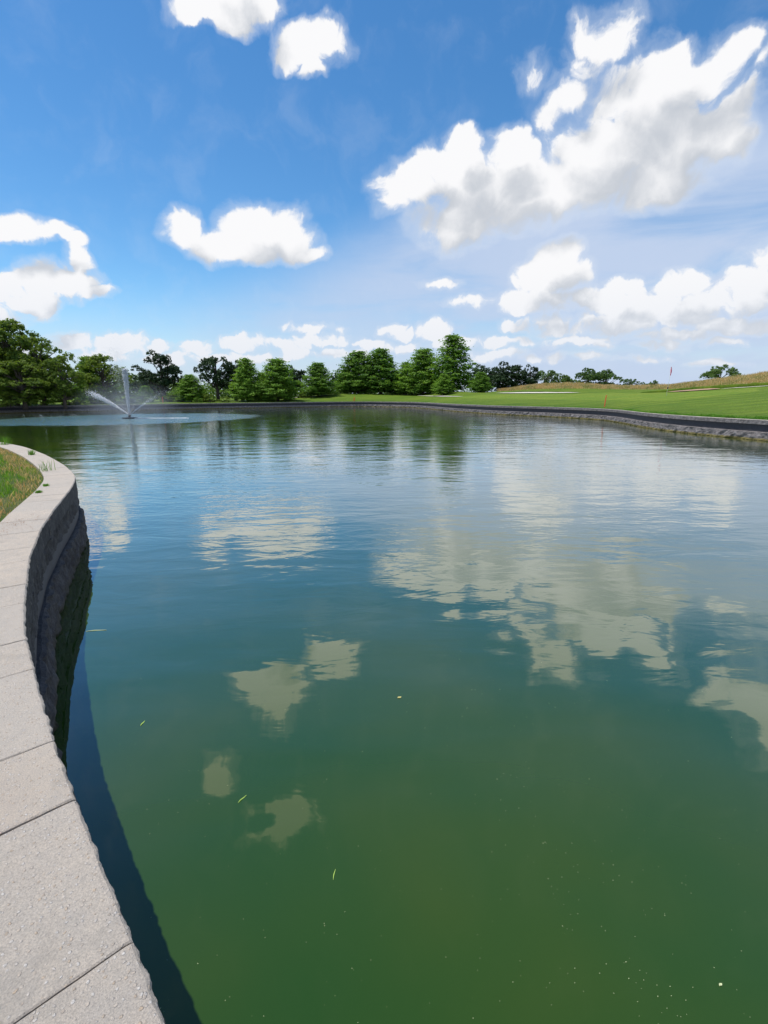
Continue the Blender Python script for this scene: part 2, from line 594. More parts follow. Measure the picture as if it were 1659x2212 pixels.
def mat_blade(name, greens, tans, scale, lo, hi):
    m, N, out = material(name)
    g = N.new('ShaderNodeNewGeometry')
    isl = g.outputs['Random Per Island']
    n = N.noise(g.outputs['Position'], scale, 3, .6)
    k = N.m('ADD', n, N.m('MULTIPLY', N.m('SUBTRACT', isl, .5), .35))
    c1 = N.mix(isl, greens[0], greens[1])
    c2 = N.mix(isl, tans[0], tans[1])
    c = N.mix(N.rng(k, lo, hi), c1, c2)
    d = N.new('ShaderNodeBsdfPrincipled', i_Roughness=.7)
    d.inputs['Specular IOR Level'].default_value = .2
    N.put(d.inputs['Base Color'], c)
    tr = N.new('ShaderNodeBsdfTranslucent')
    N.put(tr.inputs[0], c)
    mx = N.new('ShaderNodeMixShader')
    mx.inputs[0].default_value = .3
    N.put(mx.inputs[1], d.outputs[0])
    N.put(mx.inputs[2], tr.outputs[0])
    N.put(out.inputs[0], mx.outputs[0])
    return m


M_CONC = mat_concrete()
M_ROUGH = mat_rough('split face stone', (.12, .108, .105), (.27, .245, .24))
M_BAND_SHADE = simple('smooth course with shade', (.028, .028, .036), .75)  # dark smooth course; shade under the coping is put into its colour
M_WATER = mat_water()
M_LAWN = mat_lawn('rough lawn', (.055, .120, .008), (.095, .170, .012), (.135, .205, .018))
M_LEAF_PIN = mat_leaf('bright oak leaves', (.060, .145, .018), (.20, .34, .040), .42)
M_LEAF_BIG = mat_leaf('walnut leaves', (.048, .11, .018), (.21, .28, .038), .42)
M_LEAF_OAK = mat_leaf('dark oak leaves', (.014, .036, .014), (.045, .085, .028), .2)
M_LEAF_FAR = mat_leaf('far leaves', (.055, .115, .032), (.16, .24, .06))
M_BARK = simple('bark', (.085, .068, .055), .9)
M_SAND = simple('bunker sand', (.64, .59, .50), .95)
M_SOIL = simple('bare soil', (.42, .27, .17), .95)
M_FLAG = simple('flag cloth', (.9, .04, .20), .7)
M_POLE = simple('flagstick paint', (.85, .85, .80), .4)
M_STAKE = simple('red stake paint', (.72, .10, .03), .5)
M_DARK = simple('black float plastic', (.02, .02, .022), .4)
M_FESC = mat_blade('meadow grass', ((.13, .22, .03), (.25, .30, .06)), ((.66, .42, .15), (.86, .62, .30)), .6, .30, .52)
M_TURF = mat_blade('near turf', ((.10, .27, .012), (.32, .50, .04)), ((.58, .27, .08), (.78, .52, .18)), 1.2, .60, .76)
M_TURF_DRY = mat_blade('dry turf edge', ((.16, .30, .02), (.38, .48, .06)), ((.60, .28, .09), (.82, .58, .24)), 2.0, .34, .56)
M_WEED = mat_blade('edge weeds', ((.10, .26, .02), (.20, .38, .04)), ((.12, .28, .03), (.2, .4, .05)), 1.0, .5, .6)


# ------------------------------------------------------------------ paths of the two banks
def catmull(pts, step):
    pts = [Vector((*p, 0)) for p in pts]
    pts = [pts[0] * 2 - pts[1]] + pts + [pts[-1] * 2 - pts[-2]]
    dense = []
    for i in range(1, len(pts) - 2):
        p0, p1, p2, p3 = pts[i - 1:i + 3]
        L = (p2 - p1).length
        n = max(2, int(L / (step * .5)))
        for k in range(n):
            t_ = k / n
            dense.append(.5 * ((2 * p1) + (p2 - p0) * t_ + (2 * p0 - 5 * p1 + 4 * p2 - p3) * t_ ** 2 + (3 * p1 - p0 - 3 * p2 + p3) * t_ ** 3))
    dense.append(pts[-2])
    P_ = np.array([(p.x, p.y) for p in dense])
    s = np.r_[0, np.cumsum(np.hypot(*np.diff(P_, axis=0).T))]
    return P_, s


def smooth_path(P_, s, sig):
    """gaussian smooth along arc length"""
    n = int(s[-1] / (sig / 4))
    q = np.linspace(0, s[-1], n)
    A = np.c_[np.interp(q, s, P_[:, 0]), np.interp(q, s, P_[:, 1])]
    for _ in range(10):
        A[1:-1] = .25 * A[:-2] + .5 * A[1:-1] + .25 * A[2:]
    return A, np.r_[0, np.cumsum(np.hypot(*np.diff(A, axis=0).T))]


NEAR = [(345, 2212), (299.5, 2105), (271, 2027), (250, 1967), (216, 1884), (179.7, 1787), (153, 1722), (125, 1641),
        (109, 1594), (93.7, 1542), (79.7, 1490), (68, 1440), (60, 1408), (51.5, 1378), (50.0, 1345), (50.4, 1298), (56, 1256),
        (62.5, 1204), (74, 1175.7), (87.5, 1142), (104, 1119), (118.7, 1097), (135.4, 1077),
        (154, 1053.8), (162, 1038), (163, 1029), (158, 1020.5), (145.8, 1009), (129, 997.6), (104, 984), (79, 973.6), (52, 964.5),
        (20.8, 958), (0, 955)]
near_pts = [(5.5, -4.2), (2.6, -2.3), (.9, -.75), (.1, .13)] + [onz(x, y, 1.1) for x, y in NEAR] + [(-17, 18.3), (-24, 19.5), (-34, 18), (-48, 12)]
NP_, NS = catmull(near_pts, .1)
NP_, NS = smooth_path(NP_, NS, .18)
FAR = [(0, 878), (156, 875.6), (260, 873.8), (432, 871.2), (566, 869.6), (691, 868), (797, 867.3), (880, 868), (925, 869.4),
       (984, 872.6), (1080, 876.3), (1181, 878.8), (1285, 882), (1330, 884.6), (1360, 887.6), (1397, 891.8), (1459, 896.8), (1542, 902), (1659, 907.8),
       (1750, 914), (1900, 928)]
far_pts = [(-58, -8), (-66, 20), (-67, 50)] + [onz(x, y, 1.1) for x, y in FAR] + [(27, 6), (31, -12)]
FP_, FS = catmull(far_pts, 1.0)
FP_, FS = smooth_path(FP_, FS, 2.0)


def at_arc(P_, s, q):
    x = np.interp(q, s, P_[:, 0])
    y = np.interp(q, s, P_[:, 1])
    e = .08
    dx = np.interp(q + e, s, P_[:, 0]) - np.interp(q - e, s, P_[:, 0])
    dy = np.interp(q + e, s, P_[:, 1]) - np.interp(q - e, s, P_[:, 1])
    L = np.hypot(dx, dy) + 1e-9
    return x, y, dx / L, dy / L


def fbm(x, y, z, sc, octs=4):
    a, w, r = 0.0, 1.0, 0.0
    for _ in range(octs):
        a += w * noise.noise((x * sc, y * sc, z * sc))
        sc *= 2.1
        w *= .55
    return a


def sweep(name, P_, s, q, prof, mat, parent, side, amp=0.0, sc=6.0, mat2=None, front=None, ends=True, smooth=False, blocks=None, keep=None):
    """prof: list of (outward, z, amount) around a closed loop; side = +1 when water lies right of the walking direction"""
    n = len(prof)
    vs = []
    x, y, tx, ty = at_arc(P_, s, q)
    nx, ny = ty * side, -tx * side
    for i in range(len(q)):
        jt = 0.0
        if blocks:
            ph = (q[i] / blocks) % 1.0
            jt = max(0.0, 1 - min(ph, 1 - ph) * blocks / .05) * .03
        for (o, z, a) in prof:
            X, Y_, Z = x[i] + nx[i] * o, y[i] + ny[i] * o, z
            if a:
                d = amp * a * fbm(X, Y_, Z, sc) - jt * a
                if keep:
                    d = keep(d)
                X += nx[i] * d
                Y_ += ny[i] * d
                Z += .35 * amp * a * noise.noise((X * sc * 1.3, Y_ * sc * 1.3, Z * sc + 9)) * (0 if z > 1.09 else 1)
            vs.append((X, Y_, Z))
    fs = []
    for i in range(len(q) - 1):
        for k in range(n):
            a, b = i * n + k, i * n + (k + 1) % n
            fs.append((a, b, b + n, a + n) if side < 0 else (b, a, a + n, b + n))
    me = bpy.data.meshes.new(name)
    if ends:
        L0 = (len(q) - 1) * n
        fs.append(tuple(range(n)) if side > 0 else tuple(range(n - 1, -1, -1)))
        fs.append(tuple(range(L0 + n - 1, L0 - 1, -1)) if side > 0 else tuple(range(L0, L0 + n)))
    me.from_pydata(vs, [], fs)
    me.materials.append(mat)
    if mat2:
        me.materials.append(mat2)
        m = (len(q) - 1) * n
        for j in range(m):
            if front <= j % n < n - 1:
                me.polygons[j].material_index = 1
    return link(name, me, parent)


def line(a, b, n, am=1.0):
    return [(a[0] + (b[0] - a[0]) * k / n, a[1] + (b[1] - a[1]) * k / n, am) for k in range(n + 1)]


CAPW = .50
M_NEARFACE_SHADE = mat_rough('split face near shaded', (.060, .056, .058), (.12, .115, .115), .15)  # darker copy of the split stone, with the wall's shade in its colour
# ---- near bank -----------------------------------------------------------
near_wall = empty('retaining_wall', (0, 0, 0), label='near curving retaining wall with pale concrete coping beside the small lawn', cat='retaining wall')
s_here = NS[np.argmin(np.hypot(NP_[:, 0] + .728, NP_[:, 1] - 1.06))]   # the joint nearest the eye
cuts = [s_here - .70 - .46 - .72, s_here - .70 - .46, s_here - .70, s_here]
L_ = [.69, .44, .78, .45, .70, .46, .72, .49, .71, .62, .62, .70, .46]
for l in L_:
    cuts.append(cuts[-1] + l)
k_ = 0
while cuts[-1] < NS[-1] - 2.2 and len(cuts) < 90:
    cuts.append(cuts[-1] + (.72, .46, .70, .48)[k_ % 4])
    k_ += 1
cuts = [c for c in cuts if c > .05]
for i in range(len(cuts) - 1):
    a, b = cuts[i] + .0035, cuts[i + 1] - .0035
    dist = abs((a + b) / 2 - s_here)
    step = .006 if dist < 1.7 else .012 if dist < 2.4 else (.03 if dist < 7 else .08)
    nseg = max(4, int((b - a) / step))
    q = np.linspace(a, b, nseg + 1)
    q = np.r_[q[0], q[0] + .005, q[1:-1], q[-1] - .005, q[-1]]
    kf = 16 if dist < 2.4 else (9 if dist < 7 else 5)
    zt = 1.1 + random.uniform(-.0025, .0025)
    prof = [(-CAPW, zt - .2, 0), (-CAPW, zt - .006, 0), (-CAPW + .006, zt, 0)]
    m_ = 10 if dist < 3 else 4
    for k in range(1, m_):
        prof.append((-CAPW + .006 + (CAPW - .035) * k / m_, zt, 0))
    prof += [(-.018, zt, .15), (-.006, zt - .002, .5), (.0, zt - .010, 1.0)]
    prof += line((.004, zt - .02), (.004, zt - .235), kf, 1.0)[0:]
    prof += [(-.06, zt - .24, 0)]
    st = sweep('cap_stone', NP_, NS, q, prof, M_CONC, near_wall, 1, amp=.007, sc=17 if dist < 7 else 12, mat2=M_NEARFACE_SHADE, front=3 + (m_ - 1) + 3)
    # worn arrises at the joints
    me = st.data
    n = len(prof)
    for ring_i, drop in ((0, .005), (len(q) - 1, .005)):
        for k in range(n):
            v = me.vertices[ring_i * n + k]
            if v.co.z > zt - .004:
                v.co.z -= drop * (.5 + 1.2 * abs(noise.noise(v.co * 30)))
a0, a1 = .1, NS[-1] - .1
qn = np.unique(np.r_[np.arange(a0, s_here + 9, .035), np.arange(s_here + 9, a1, .15)])
sweep('upper_course', NP_, NS, qn, [(-CAPW, .86, 0)] + line((-.012, .862), (-.012, .60), 9) + [(-CAPW, .60, 0)], M_NEARFACE_SHADE, near_wall, 1, amp=.035, sc=5, blocks=1.17)
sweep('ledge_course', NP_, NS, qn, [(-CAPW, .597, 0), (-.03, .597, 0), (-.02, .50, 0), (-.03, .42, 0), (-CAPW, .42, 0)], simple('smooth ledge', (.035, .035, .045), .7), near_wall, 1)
sweep('lower_course', NP_, NS, qn, [(-CAPW, .418, 0), (.0, .418, .3)] + line((.035, .40), (.05, -.12), 14) + [(.05, -.6, 0), (-CAPW, -.6, 0)], M_NEARFACE_SHADE, near_wall, 1, amp=.05, sc=5, blocks=1.17)

# ---- far bank ------------------------------------------------------------
far_wall = empty('retaining_wall', (0, 0, 0), label='long far retaining wall winding along the opposite bank below the golf course', cat='retaining wall')
qf = np.arange(.2, FS[-1] - .2, .16)
sweep('coping', FP_, FS, qf, [(-.36, .86, 0), (-.36, 1.1, 0), (0, 1.1, 0)] + line((.01, 1.09), (.01, .86), 4) + [(-.1, .855, 0)], M_CONC, far_wall, 1, amp=.03, sc=4, mat2=M_ROUGH, front=3)
sweep('shaded_course', FP_, FS, qf, [(-.6, .853, 0), (-.11, .853, 0), (-.11, .46, 0), (-.6, .46, 0)], M_BAND_SHADE, far_wall, 1)
sweep('lower_course', FP_, FS, qf, [(-.6, .458, 0), (-.04, .458, .3)] + line((.10, .43), (.16, -.12), 8) + [(.16, -.6, 0), (-.6, -.6, 0)], M_ROUGH, far_wall, 1, amp=.10, sc=3.2, blocks=1.17)

# ------------------------------------------------------------------ far land
# depth of the wall top for each heading t = X / Y
ts_w = FP_[:, 0] / np.maximum(FP_[:, 1], .1)
okm = FP_[:, 1] > 18
o_ = np.argsort(ts_w[okm])
TW, YW = ts_w[okm][o_], FP_[okm, 1][o_]


def wall_y(t_):
    return float(np.interp(t_, TW, YW))


COLS = {
    -420: [(14, 'z', 1.25), (40, 'z', 1.5)],
    0: [(14, 'z', 1.25), (40, 'z', 1.5)],
    220: [(14, 'z', 1.3), (40, 'z', 1.5)],
    420: [(12, 'z', 1.3), (40, 'z', 1.6)],
    520: [(12, 'z', 1.4), (40, 'z', 1.8)],
    600: [(8, 'y', 866), (16, 'y', 862.5), (26, 'y', 859)],
    645: [(8, 'y', 864), (16, 'y', 858), (24, 'y', 855.5)],
    690: [(8, 'y', 862), (16, 'y', 854.5), (22, 'y', 853)],
    740: [(8, 'y', 860), (14, 'y', 852), (20, 'y', 849.5)],
    800: [(8, 'y', 860), (14, 'y', 852), (20, 'y', 849.5)],
    860: [(8, 'y', 861), (16, 'y', 855), (24, 'y', 852.5)],
    925: [(8, 'y', 863), (18, 'y', 857), (24, 'y', 853.5), (32, 'y', 847)],
    985: [(8, 'y', 864.5), (20, 'y', 857), (26, 'y', 853.5), (36, 'y', 844.7)],
    1045: [(10, 'y', 864), (24, 'y', 856), (32, 'y', 850.5), (42, 'y', 848)],
    1085: [(10, 'y', 865), (24, 'y', 856), (35, 'y', 849.5), (41, 'y', 846), (48, 'y', 843.5)],
    1160: [(10, 'y', 867), (24, 'y', 857), (34, 'y', 849.8), (38, 'y', 846), (44, 'y', 839.5), (52, 'y', 832)],
    1240: [(9, 'y', 869), (22, 'y', 858.5), (33, 'y', 850.5), (37, 'y', 847.5), (43, 'y', 839), (52, 'y', 829.5)],
    1340: [(7, 'y', 873.5), (17, 'y', 861), (30, 'y', 851.5), (36, 'y', 847), (43, 'y', 842), (52, 'y', 837.5)],
    1440: [(6, 'y', 880), (14, 'y', 865), (25, 'y', 853), (33, 'y', 847.5), (40, 'y', 843), (52, 'y', 836.5)],
    1540: [(6, 'y', 886.5), (14, 'y', 864), (22, 'y', 851), (31, 'y', 842), (38, 'y', 835.5), (52, 'y', 823)],
    1659: [(6, 'y', 886), (14, 'y', 862), (22, 'y', 845), (31, 'y', 834), (38, 'y', 826), (52, 'y', 807)],
    1850: [(6, 'y', 884), (14, 'y', 855), (22, 'y', 836), (31, 'y', 822), (38, 'y', 812), (52, 'y', 790)],
    2300: [(6, 'z', 1.8), (14, 'z', 2.6), (22, 'z', 3.2), (31, 'z', 4), (38, 'z', 5), (52, 'z', 6)],
}
CT, CD, CZ = [], [], []
for px, rows in COLS.items():
    X, Y, _ = ray(px, 860)
    t_ = X / Y
    yw = wall_y(t_)
    d, z = [0, 1.2], [1.07, 1.09]
    for dd, kind, val in rows:
        d.append(dd)
        if kind == 'z':
            z.append(val)
        else:
            rx, ry, rz = ray(px, val)
            z.append(EYE + rz / ry * (yw + dd))
    zl = z[-1]
    d += [d[-1] + 10, d[-1] + 45, d[-1] + 300, 4000]
    z += [zl - .15, max(1.4, zl - 2.2), 1.2, 1.0]
    CT.append(t_)
    CD.append(d)
    CZ.append(z)
GD = np.r_[0, np.linspace(.6, 60, 60), 70, 85, 110, 150, 220, 350, 600, 1200, 2500, 4000]
GT = np.linspace(-1.5, 1.5, 421)
CG = np.array([np.interp(GD, d, z) for d, z in zip(CD, CZ)])
HZ = np.array([np.interp(GT, CT, CG[:, j]) for j in range(len(GD))])     # (d, t)
A = HZ.copy()
for _ in range(14):
    A[:, 1:-1] = .25 * A[:, :-2] + .5 * A[:, 1:-1] + .25 * A[:, 2:]
for _ in range(3):
    A[3:61] = .25 * A[2:60] + .5 * A[3:61] + .25 * A[4:62]
HZ = A


def land_z(t_, d):
    d = min(max(d, 0), 3999)
    j = int(np.searchsorted(GD, d, side='right')) - 1
    j = min(j, len(GD) - 2)
    fd = (d - GD[j]) / (GD[j + 1] - GD[j])
    i = (t_ - GT[0]) / (GT[1] - GT[0])
    i0 = int(min(max(math.floor(i), 0), len(GT) - 2))
    fi = min(max(i - i0, 0), 1)
    return float((HZ[j, i0] * (1 - fi) + HZ[j, i0 + 1] * fi) * (1 - fd) + (HZ[j + 1, i0] * (1 - fi) + HZ[j + 1, i0 + 1] * fi) * fd)


YWg = np.interp(GT, TW, YW)
V, mown = [], []
mgreen = [onz(1000, 866, 1.4)]
pxs = [ray(p, 860)[0] / ray(p, 860)[1] for p in (985, 1060, 1180, 1340, 1440, 1560, 1640)]
g0 = [14, 15, 15, 13, 13, 19, 23]
g1 = [19, 31, 33, 34, 31, 29, 30]
for j, d in enumerate(GD):
    for i, t_ in enumerate(GT):
        off = .32
        Y = YWg[i] + off + d
        bump = .035 * noise.noise((t_ * Y * .4, Y * .4, 0)) if 0 < d < 200 else 0
        V.append((t_ * Y, Y, HZ[j, i] + bump))
        lo, hi = np.interp(t_, pxs, g0), np.interp(t_, pxs, g1)
        e = min(d - lo, hi - d, (t_ - pxs[0]) * 120, (pxs[-1] - t_) * 120)
        far_f = min(max((d - 3) / 6, 0), 1) * .35
        mown.append(max(min(max(e / 2 + .5, 0), 1), far_f))
nT = len(GT)
jj, ii = np.meshgrid(np.arange(len(GD) - 1), np.arange(nT - 1), indexing='ij')
a = (jj * nT + ii).ravel()
Fq = np.c_[a, a + 1, a + 1 + nT, a + nT]
me = mesh_np('ground', V, Fq, M_LAWN, smooth=True)
at_ = me.attributes.new('mown', 'FLOAT', 'POINT')
at_.data.foreach_set('value', np.array(mown, dtype=np.float32))
tag(link('ground', me), kind='structure', label='green golf course rising in low mounds beyond the pond')


# land all round, behind the eye and out to the sides, and the small lawn within the near bend
def poly_obj(name, pts, z, mat, **kw):
    me = bpy.data.meshes.new(name)
    me.from_pydata([(x, y, z) for x, y in pts], [], [tuple(range(len(pts)))])
    me.materials.append(mat)
    o = link(name, me)
    tag(o, **kw)
    return o


M_TURFBASE = mat_lawn('near lawn soil', (.05, .11, .02), (.09, .13, .03), (.13, .13, .05), attr=False)
qi = np.linspace(.05, NS[-1] - .05, 260)
x, y, tx, ty = at_arc(NP_, NS, qi)
inner = list(zip(x - ty * (CAPW + .006), y + tx * (CAPW + .006)))     # left of the walk, away from the water
inner = np.array(inner)


# strip lawn: rings going inland from the coping
def near_z(dd):
    return 1.055 + .10 * (1 - math.exp(-dd / .5)) + .12 * min(dd / 5, 1)


nin = np.c_[inner[:, 0] - x, inner[:, 1] - y]
nin /= np.hypot(nin[:, 0], nin[:, 1])[:, None]
# convex-safe inland directions: blend to a common inland heading
offs = [0, .06, .2, .5, 1.0, 1.8, 3, 5, 8]
V = []
hub = np.array([-14.0, -2.0])
for k, dd in enumerate(offs):
    for i in range(len(qi)):
        w = min(dd / 8, 1)
        tgt = hub + (inner[i] - hub) * .30
        p = inner[i] * (1 - w) + tgt * w
        V.append((p[0], p[1], near_z(dd) + .02 * noise.noise((p[0] * 2, p[1] * 2, 0))))
n = len(qi)
Fq = [(k * n + i, k * n + i + 1, (k + 1) * n + i + 1, (k + 1) * n + i) for k in range(len(offs) - 1) for i in range(n - 1)]
tag(link('lawn', mesh_np('lawn', V, Fq, M_TURFBASE, True)), kind='structure', label='small lawn inside the bend of the near coping')
back = [(-48, 12), (-60, -10), (-400, -40), (-400, -400), (400, -400), (400, -30), (31, -12), (12, -9), (5.5, -4.2), (0, -4), (-8, -2), (-14, 2)]
poly_obj('ground', back, 1.02, M_TURFBASE, kind='structure', label='grass behind the photographer')

# water
wx, wy = np.meshgrid(np.linspace(-90, 60, 61), np.linspace(-14, 124, 61))
n = 61
V = np.c_[wx.ravel(), wy.ravel(), np.zeros(n * n)]
a = (np.arange(n - 1)[:, None] * n + np.arange(n - 1)).ravel()
tag(link('water', mesh_np('water', V, np.c_[a, a + 1, a + 1 + n, a + n], M_WATER)), kind='structure', label='murky green rippled pond water')


# ------------------------------------------------------------------ patches on the far land: bunkers
def patch(name, rows, mat, raise_=.05, **kw):
    """rows: (px, d_near, d_far): strip that follows the land"""
    V, Fq = [], []
    px0 = np.array([r[0] for r in rows], float)
    N_ = 60
    for i in range(N_ + 1):
        px = px0[0] + (px0[-1] - px0[0]) * i / N_
        dn, df = np.interp(px, px0, [r[1] for r in rows]), np.interp(px, px0, [r[2] for r in rows])
        X, Y, _ = ray(px, 855)
        t_ = X / Y
        yw = wall_y(t_) + .32
        for k in range(9):
            d = dn + (df - dn) * k / 8 + (.25 * noise.noise((px * .08, k * .1, 3)) if 0 < i < N_ else 0)
            Yk = yw + d
            dip = .0
            V.append((t_ * Yk, Yk, land_z(t_, d) + raise_ - dip))
    for i in range(N_):
        for k in range(8):
            a = i * 9 + k
            Fq.append((a, a + 9, a + 10, a + 1))
    o = link(name, mesh_np(name, V, Fq, mat, True))
    tag(o, **kw)
    return o


patch('sand_bunker', [(602, 15.5, 15.8), (620, 14.5, 17.5), (645, 14.2, 15.0), (652, 14.2, 14.4)], M_SAND, .12, label='short white sand bunker at the foot of the left mound', cat='bunker')
patch('sand_bunker', [(905, 19.6, 19.8), (925, 18.5, 20), (960, 18.5, 20.6), (990, 19, 20.4), (1003, 19.5, 19.8)], M_SAND, .10, label='thin pale sand bunker in front of the tallest tree', cat='bunker')
patch('sand_bunker', [(1075, 34.4, 34.6), (1090, 33.6, 35.5), (1130, 33.4, 36.2), (1180, 33.6, 36.0), (1230, 34, 35.6), (1256, 34.6, 34.8)], M_SAND, .10, label='long white sand bunker below the mound of tall grass', cat='bunker')
patch('sand_bunker', [(1558, 30.9, 31.1), (1600, 30.5, 31.2), (1650, 30.3, 30.9), (1700, 30.3, 30.8), (1760, 30.6, 30.8)], M_SAND, .08, label='narrow sand bunker climbing to the right edge of the picture', cat='bunker')
patch('sand_bunker', [(1440, 31.6, 31.8), (1460, 31.0, 33.0), (1500, 30.6, 33.6), (1530, 30.4, 33.2), (1556, 30.6, 31.2)], M_SOIL, .10, label='brown bare earth bunker just right of the flagstick', cat='bunker')


def lip(name, rows, h, mat, **kw):
    """raised turf lip behind a bunker: throws the dark line of shade on the sand"""
    V, Fq = [], []
    px0 = np.array([r[0] for r in rows], float)
    N_ = 80
    for i in range(N_ + 1):
        px = px0[0] + (px0[-1] - px0[0]) * i / N_
        d = np.interp(px, px0, [r[1] for r in rows])
        X, Y, _ = ray(px, 855)
        t_ = X / Y
        yw = wall_y(t_) + .32
        hh = h * math.sin(math.pi * i / N_) ** .5 * (1 + .3 * noise.noise((px * .05, 0, 0)))
        for dd, zz in ((0, -.1), (-.12, hh * .95), (.25, hh), (1.2, hh * .6), (2.6, -.05)):
            Yk = yw + d + dd
            V.append((t_ * Yk, Yk, land_z(t_, d + dd) + zz))
    for i in range(N_):
        for k in range(4):
            a = i * 5 + k
            Fq.append((a, a + 5, a + 6, a + 1))
    o = link(name, mesh_np(name, V, Fq, mat, False))
    tag(o, **kw)


lip('bunker_lip', [(1385, 33.0), (1440, 33.2), (1500, 34.0), (1560, 32.2), (1640, 31.8), (1760, 31.6)], .42, M_LAWN, kind='structure', label='overhanging turf lip above the right hand bunkers')
lip('bunker_lip', [(1075, 35.6), (1130, 37), (1180, 36.8), (1256, 35.6)], .22, M_LAWN, kind='structure', label='turf lip above the long white bunker')


# ------------------------------------------------------------------ blades of grass
def blades(P3, h, w, lean=.35, seg=1):
    """P3 (n,3) roots, h (n) heights, w widths -> verts, tri faces"""
    n = len(P3)
    ang = rng.uniform(0, 2 * np.pi, n)
    la = rng.uniform(0, 2 * np.pi, n)
    ll = rng.uniform(0, lean, n) * h
    dx, dy = np.cos(ang) * w / 2, np.sin(ang) * w / 2
    b = P3.copy()
    v0 = b + np.c_[dx, dy, 0 * dx]
    v1 = b - np.c_[dx, dy, 0 * dx]
    mid = b + np.c_[np.cos(la) * ll * .35, np.sin(la) * ll * .35, h * .6]
    v2 = mid + np.c_[dx, dy, 0 * dx] * .75
    v3 = mid - np.c_[dx, dy, 0 * dx] * .75
    tip = b + np.c_[np.cos(la) * ll, np.sin(la) * ll, h]
    V = np.stack([v0, v1, v3, v2, tip], 1).reshape(-1, 3)
    k = np.arange(n)[:, None] * 5
    q1 = np.c_[k, k + 1, k + 2, k + 3]
    tri = np.c_[k + 3, k + 2, k + 4, k + 4]
    return V, q1, tri[:, :3]


def blade_obj(name, P3, h, w, mat, lean=.35, **kw):
    V, q, t3 = blades(P3, h, w, lean)
    me = bpy.data.meshes.new(name)
    nq, nt = len(q), len(t3)
    me.vertices.add(len(V))
    me.vertices.foreach_set('co', V.astype(np.float32).ravel())
    me.loops.add(nq * 4 + nt * 3)
    me.loops.foreach_set('vertex_index', np.r_[q.ravel(), t3.ravel()].astype(np.int32))
    me.polygons.add(nq + nt)
    me.polygons.foreach_set('loop_start', np.r_[np.arange(nq) * 4, nq * 4 + np.arange(nt) * 3].astype(np.int32))
    me.polygons.foreach_set('loop_total', np.r_[np.full(nq, 4), np.full(nt, 3)].astype(np.int32))
    me.update(calc_edges=True)
    me.materials.append(mat)
    o = link(name, me)
    tag(o, **kw)
    return o


# near lawn turf
from bisect import bisect
n_bl = 90000
sel = [i for i in range(len(qi)) if 1.5 < inner[i, 1] < 19]
pts = []
sA, sB = sel[0], sel[-1]
u = rng.uniform(sA, sB, n_bl)
dd = rng.beta(1, 1.7, n_bl) * 5.5
i0 = u.astype(int)
fu = (u - i0)[:, None]
pi = inner[i0] * (1 - fu) + inner[np.minimum(i0 + 1, len(inner) - 1)] * fu
w = (dd / 8)[:, None]
pp = pi * (1 - w) + (hub + (pi - hub) * .30) * w
zz = np.array([near_z(d) for d in dd])
edge = np.where(dd < .06, .7, 1.0)
dry = dd < .30 * (1 + .8 * np.array([noise.noise((p[0], p[1], 0)) for p in pp]))
hh_, ww_ = rng.uniform(.045, .11, n_bl) * edge, rng.uniform(.006, .014, n_bl)
PR = np.c_[pp, zz - .005]
blade_obj('grass', PR[dry], hh_[dry], ww_[dry], M_TURF_DRY, 1.1, kind='stuff', label='straw coloured dry rim of the small lawn along the coping', cat='grass')
blade_obj('grass', PR[~dry], hh_[~dry], ww_[~dry], M_TURF, 1.1,
          kind='stuff', label='short turf with dry straw coloured patches inside the near coping', cat='grass')

# tall fescue on the right hand mounds
mp_ = [(1077, 45.5, 47), (1110, 43, 52), (1160, 43, 56), (1240, 43, 58), (1340, 44, 60), (1440, 43, 60), (1480, 41, 60), (1540, 39, 60), (1600, 38, 60), (1659, 38, 60), (1800, 38, 60)]
n_bl = 100000
px = rng.uniform(1077, 1800, n_bl)
dn = np.interp(px, [r[0] for r in mp_], [r[1] for r in mp_])
df = np.interp(px, [r[0] for r in mp_], [r[2] for r in mp_])
d = dn + (df - dn) * rng.uniform(0, 1, n_bl) ** 1.0 + rng.normal(0, .5, n_bl)
P3 = []
for a_, b_ in zip(px, d):
    X, Y, _ = ray(a_, 840)
    t_ = X / Y
    Yk = wall_y(t_) + .32 + b_
    P3.append((t_ * Yk, Yk, land_z(t_, b_) - .03))
P3 = np.array(P3)
hh = rng.uniform(.35, .85, n_bl) * (.75 + .5 * np.array([noise.noise((p[0] * .5, p[1] * .5, 4)) for p in P3]))
hh *= np.clip((d - dn) / 3 + .45, .45, 1)
blade_obj('tall_grass', P3, hh, rng.uniform(.02, .05, n_bl), M_FESC, .5, kind='stuff', label='tall tan and green meadow grass crowning the right hand mounds', cat='grass')

# shaggy fringe above the far wall
n_bl = 42000
px = rng.uniform(560, 1720, n_bl) ** 1.0
px = np.where(rng.uniform(0, 1, n_bl) < .55, rng.uniform(1280, 1700, n_bl), px)
d = np.abs(rng.normal(0, .6, n_bl)) + .05
P3 = []
for a_, b_ in zip(px, d):
    X, Y, _ = ray(a_, 880)
    t_ = X / Y
    Yk = wall_y(t_) + .40 + b_
    P3.append((t_ * Yk, Yk, land_z(t_, b_)))
P3 = np.array(P3)
cl = np.array([noise.noise((p[0] * 1.6, p[1] * 1.6, 1)) for p in P3])
blade_obj('grass', P3, np.clip(.06 + .18 * cl, .03, .3) * rng.uniform(.6, 1.3, n_bl), rng.uniform(.015, .035, n_bl), M_WEED, .8, kind='stuff', label='ragged grass fringe along the top of the far wall', cat='grass')


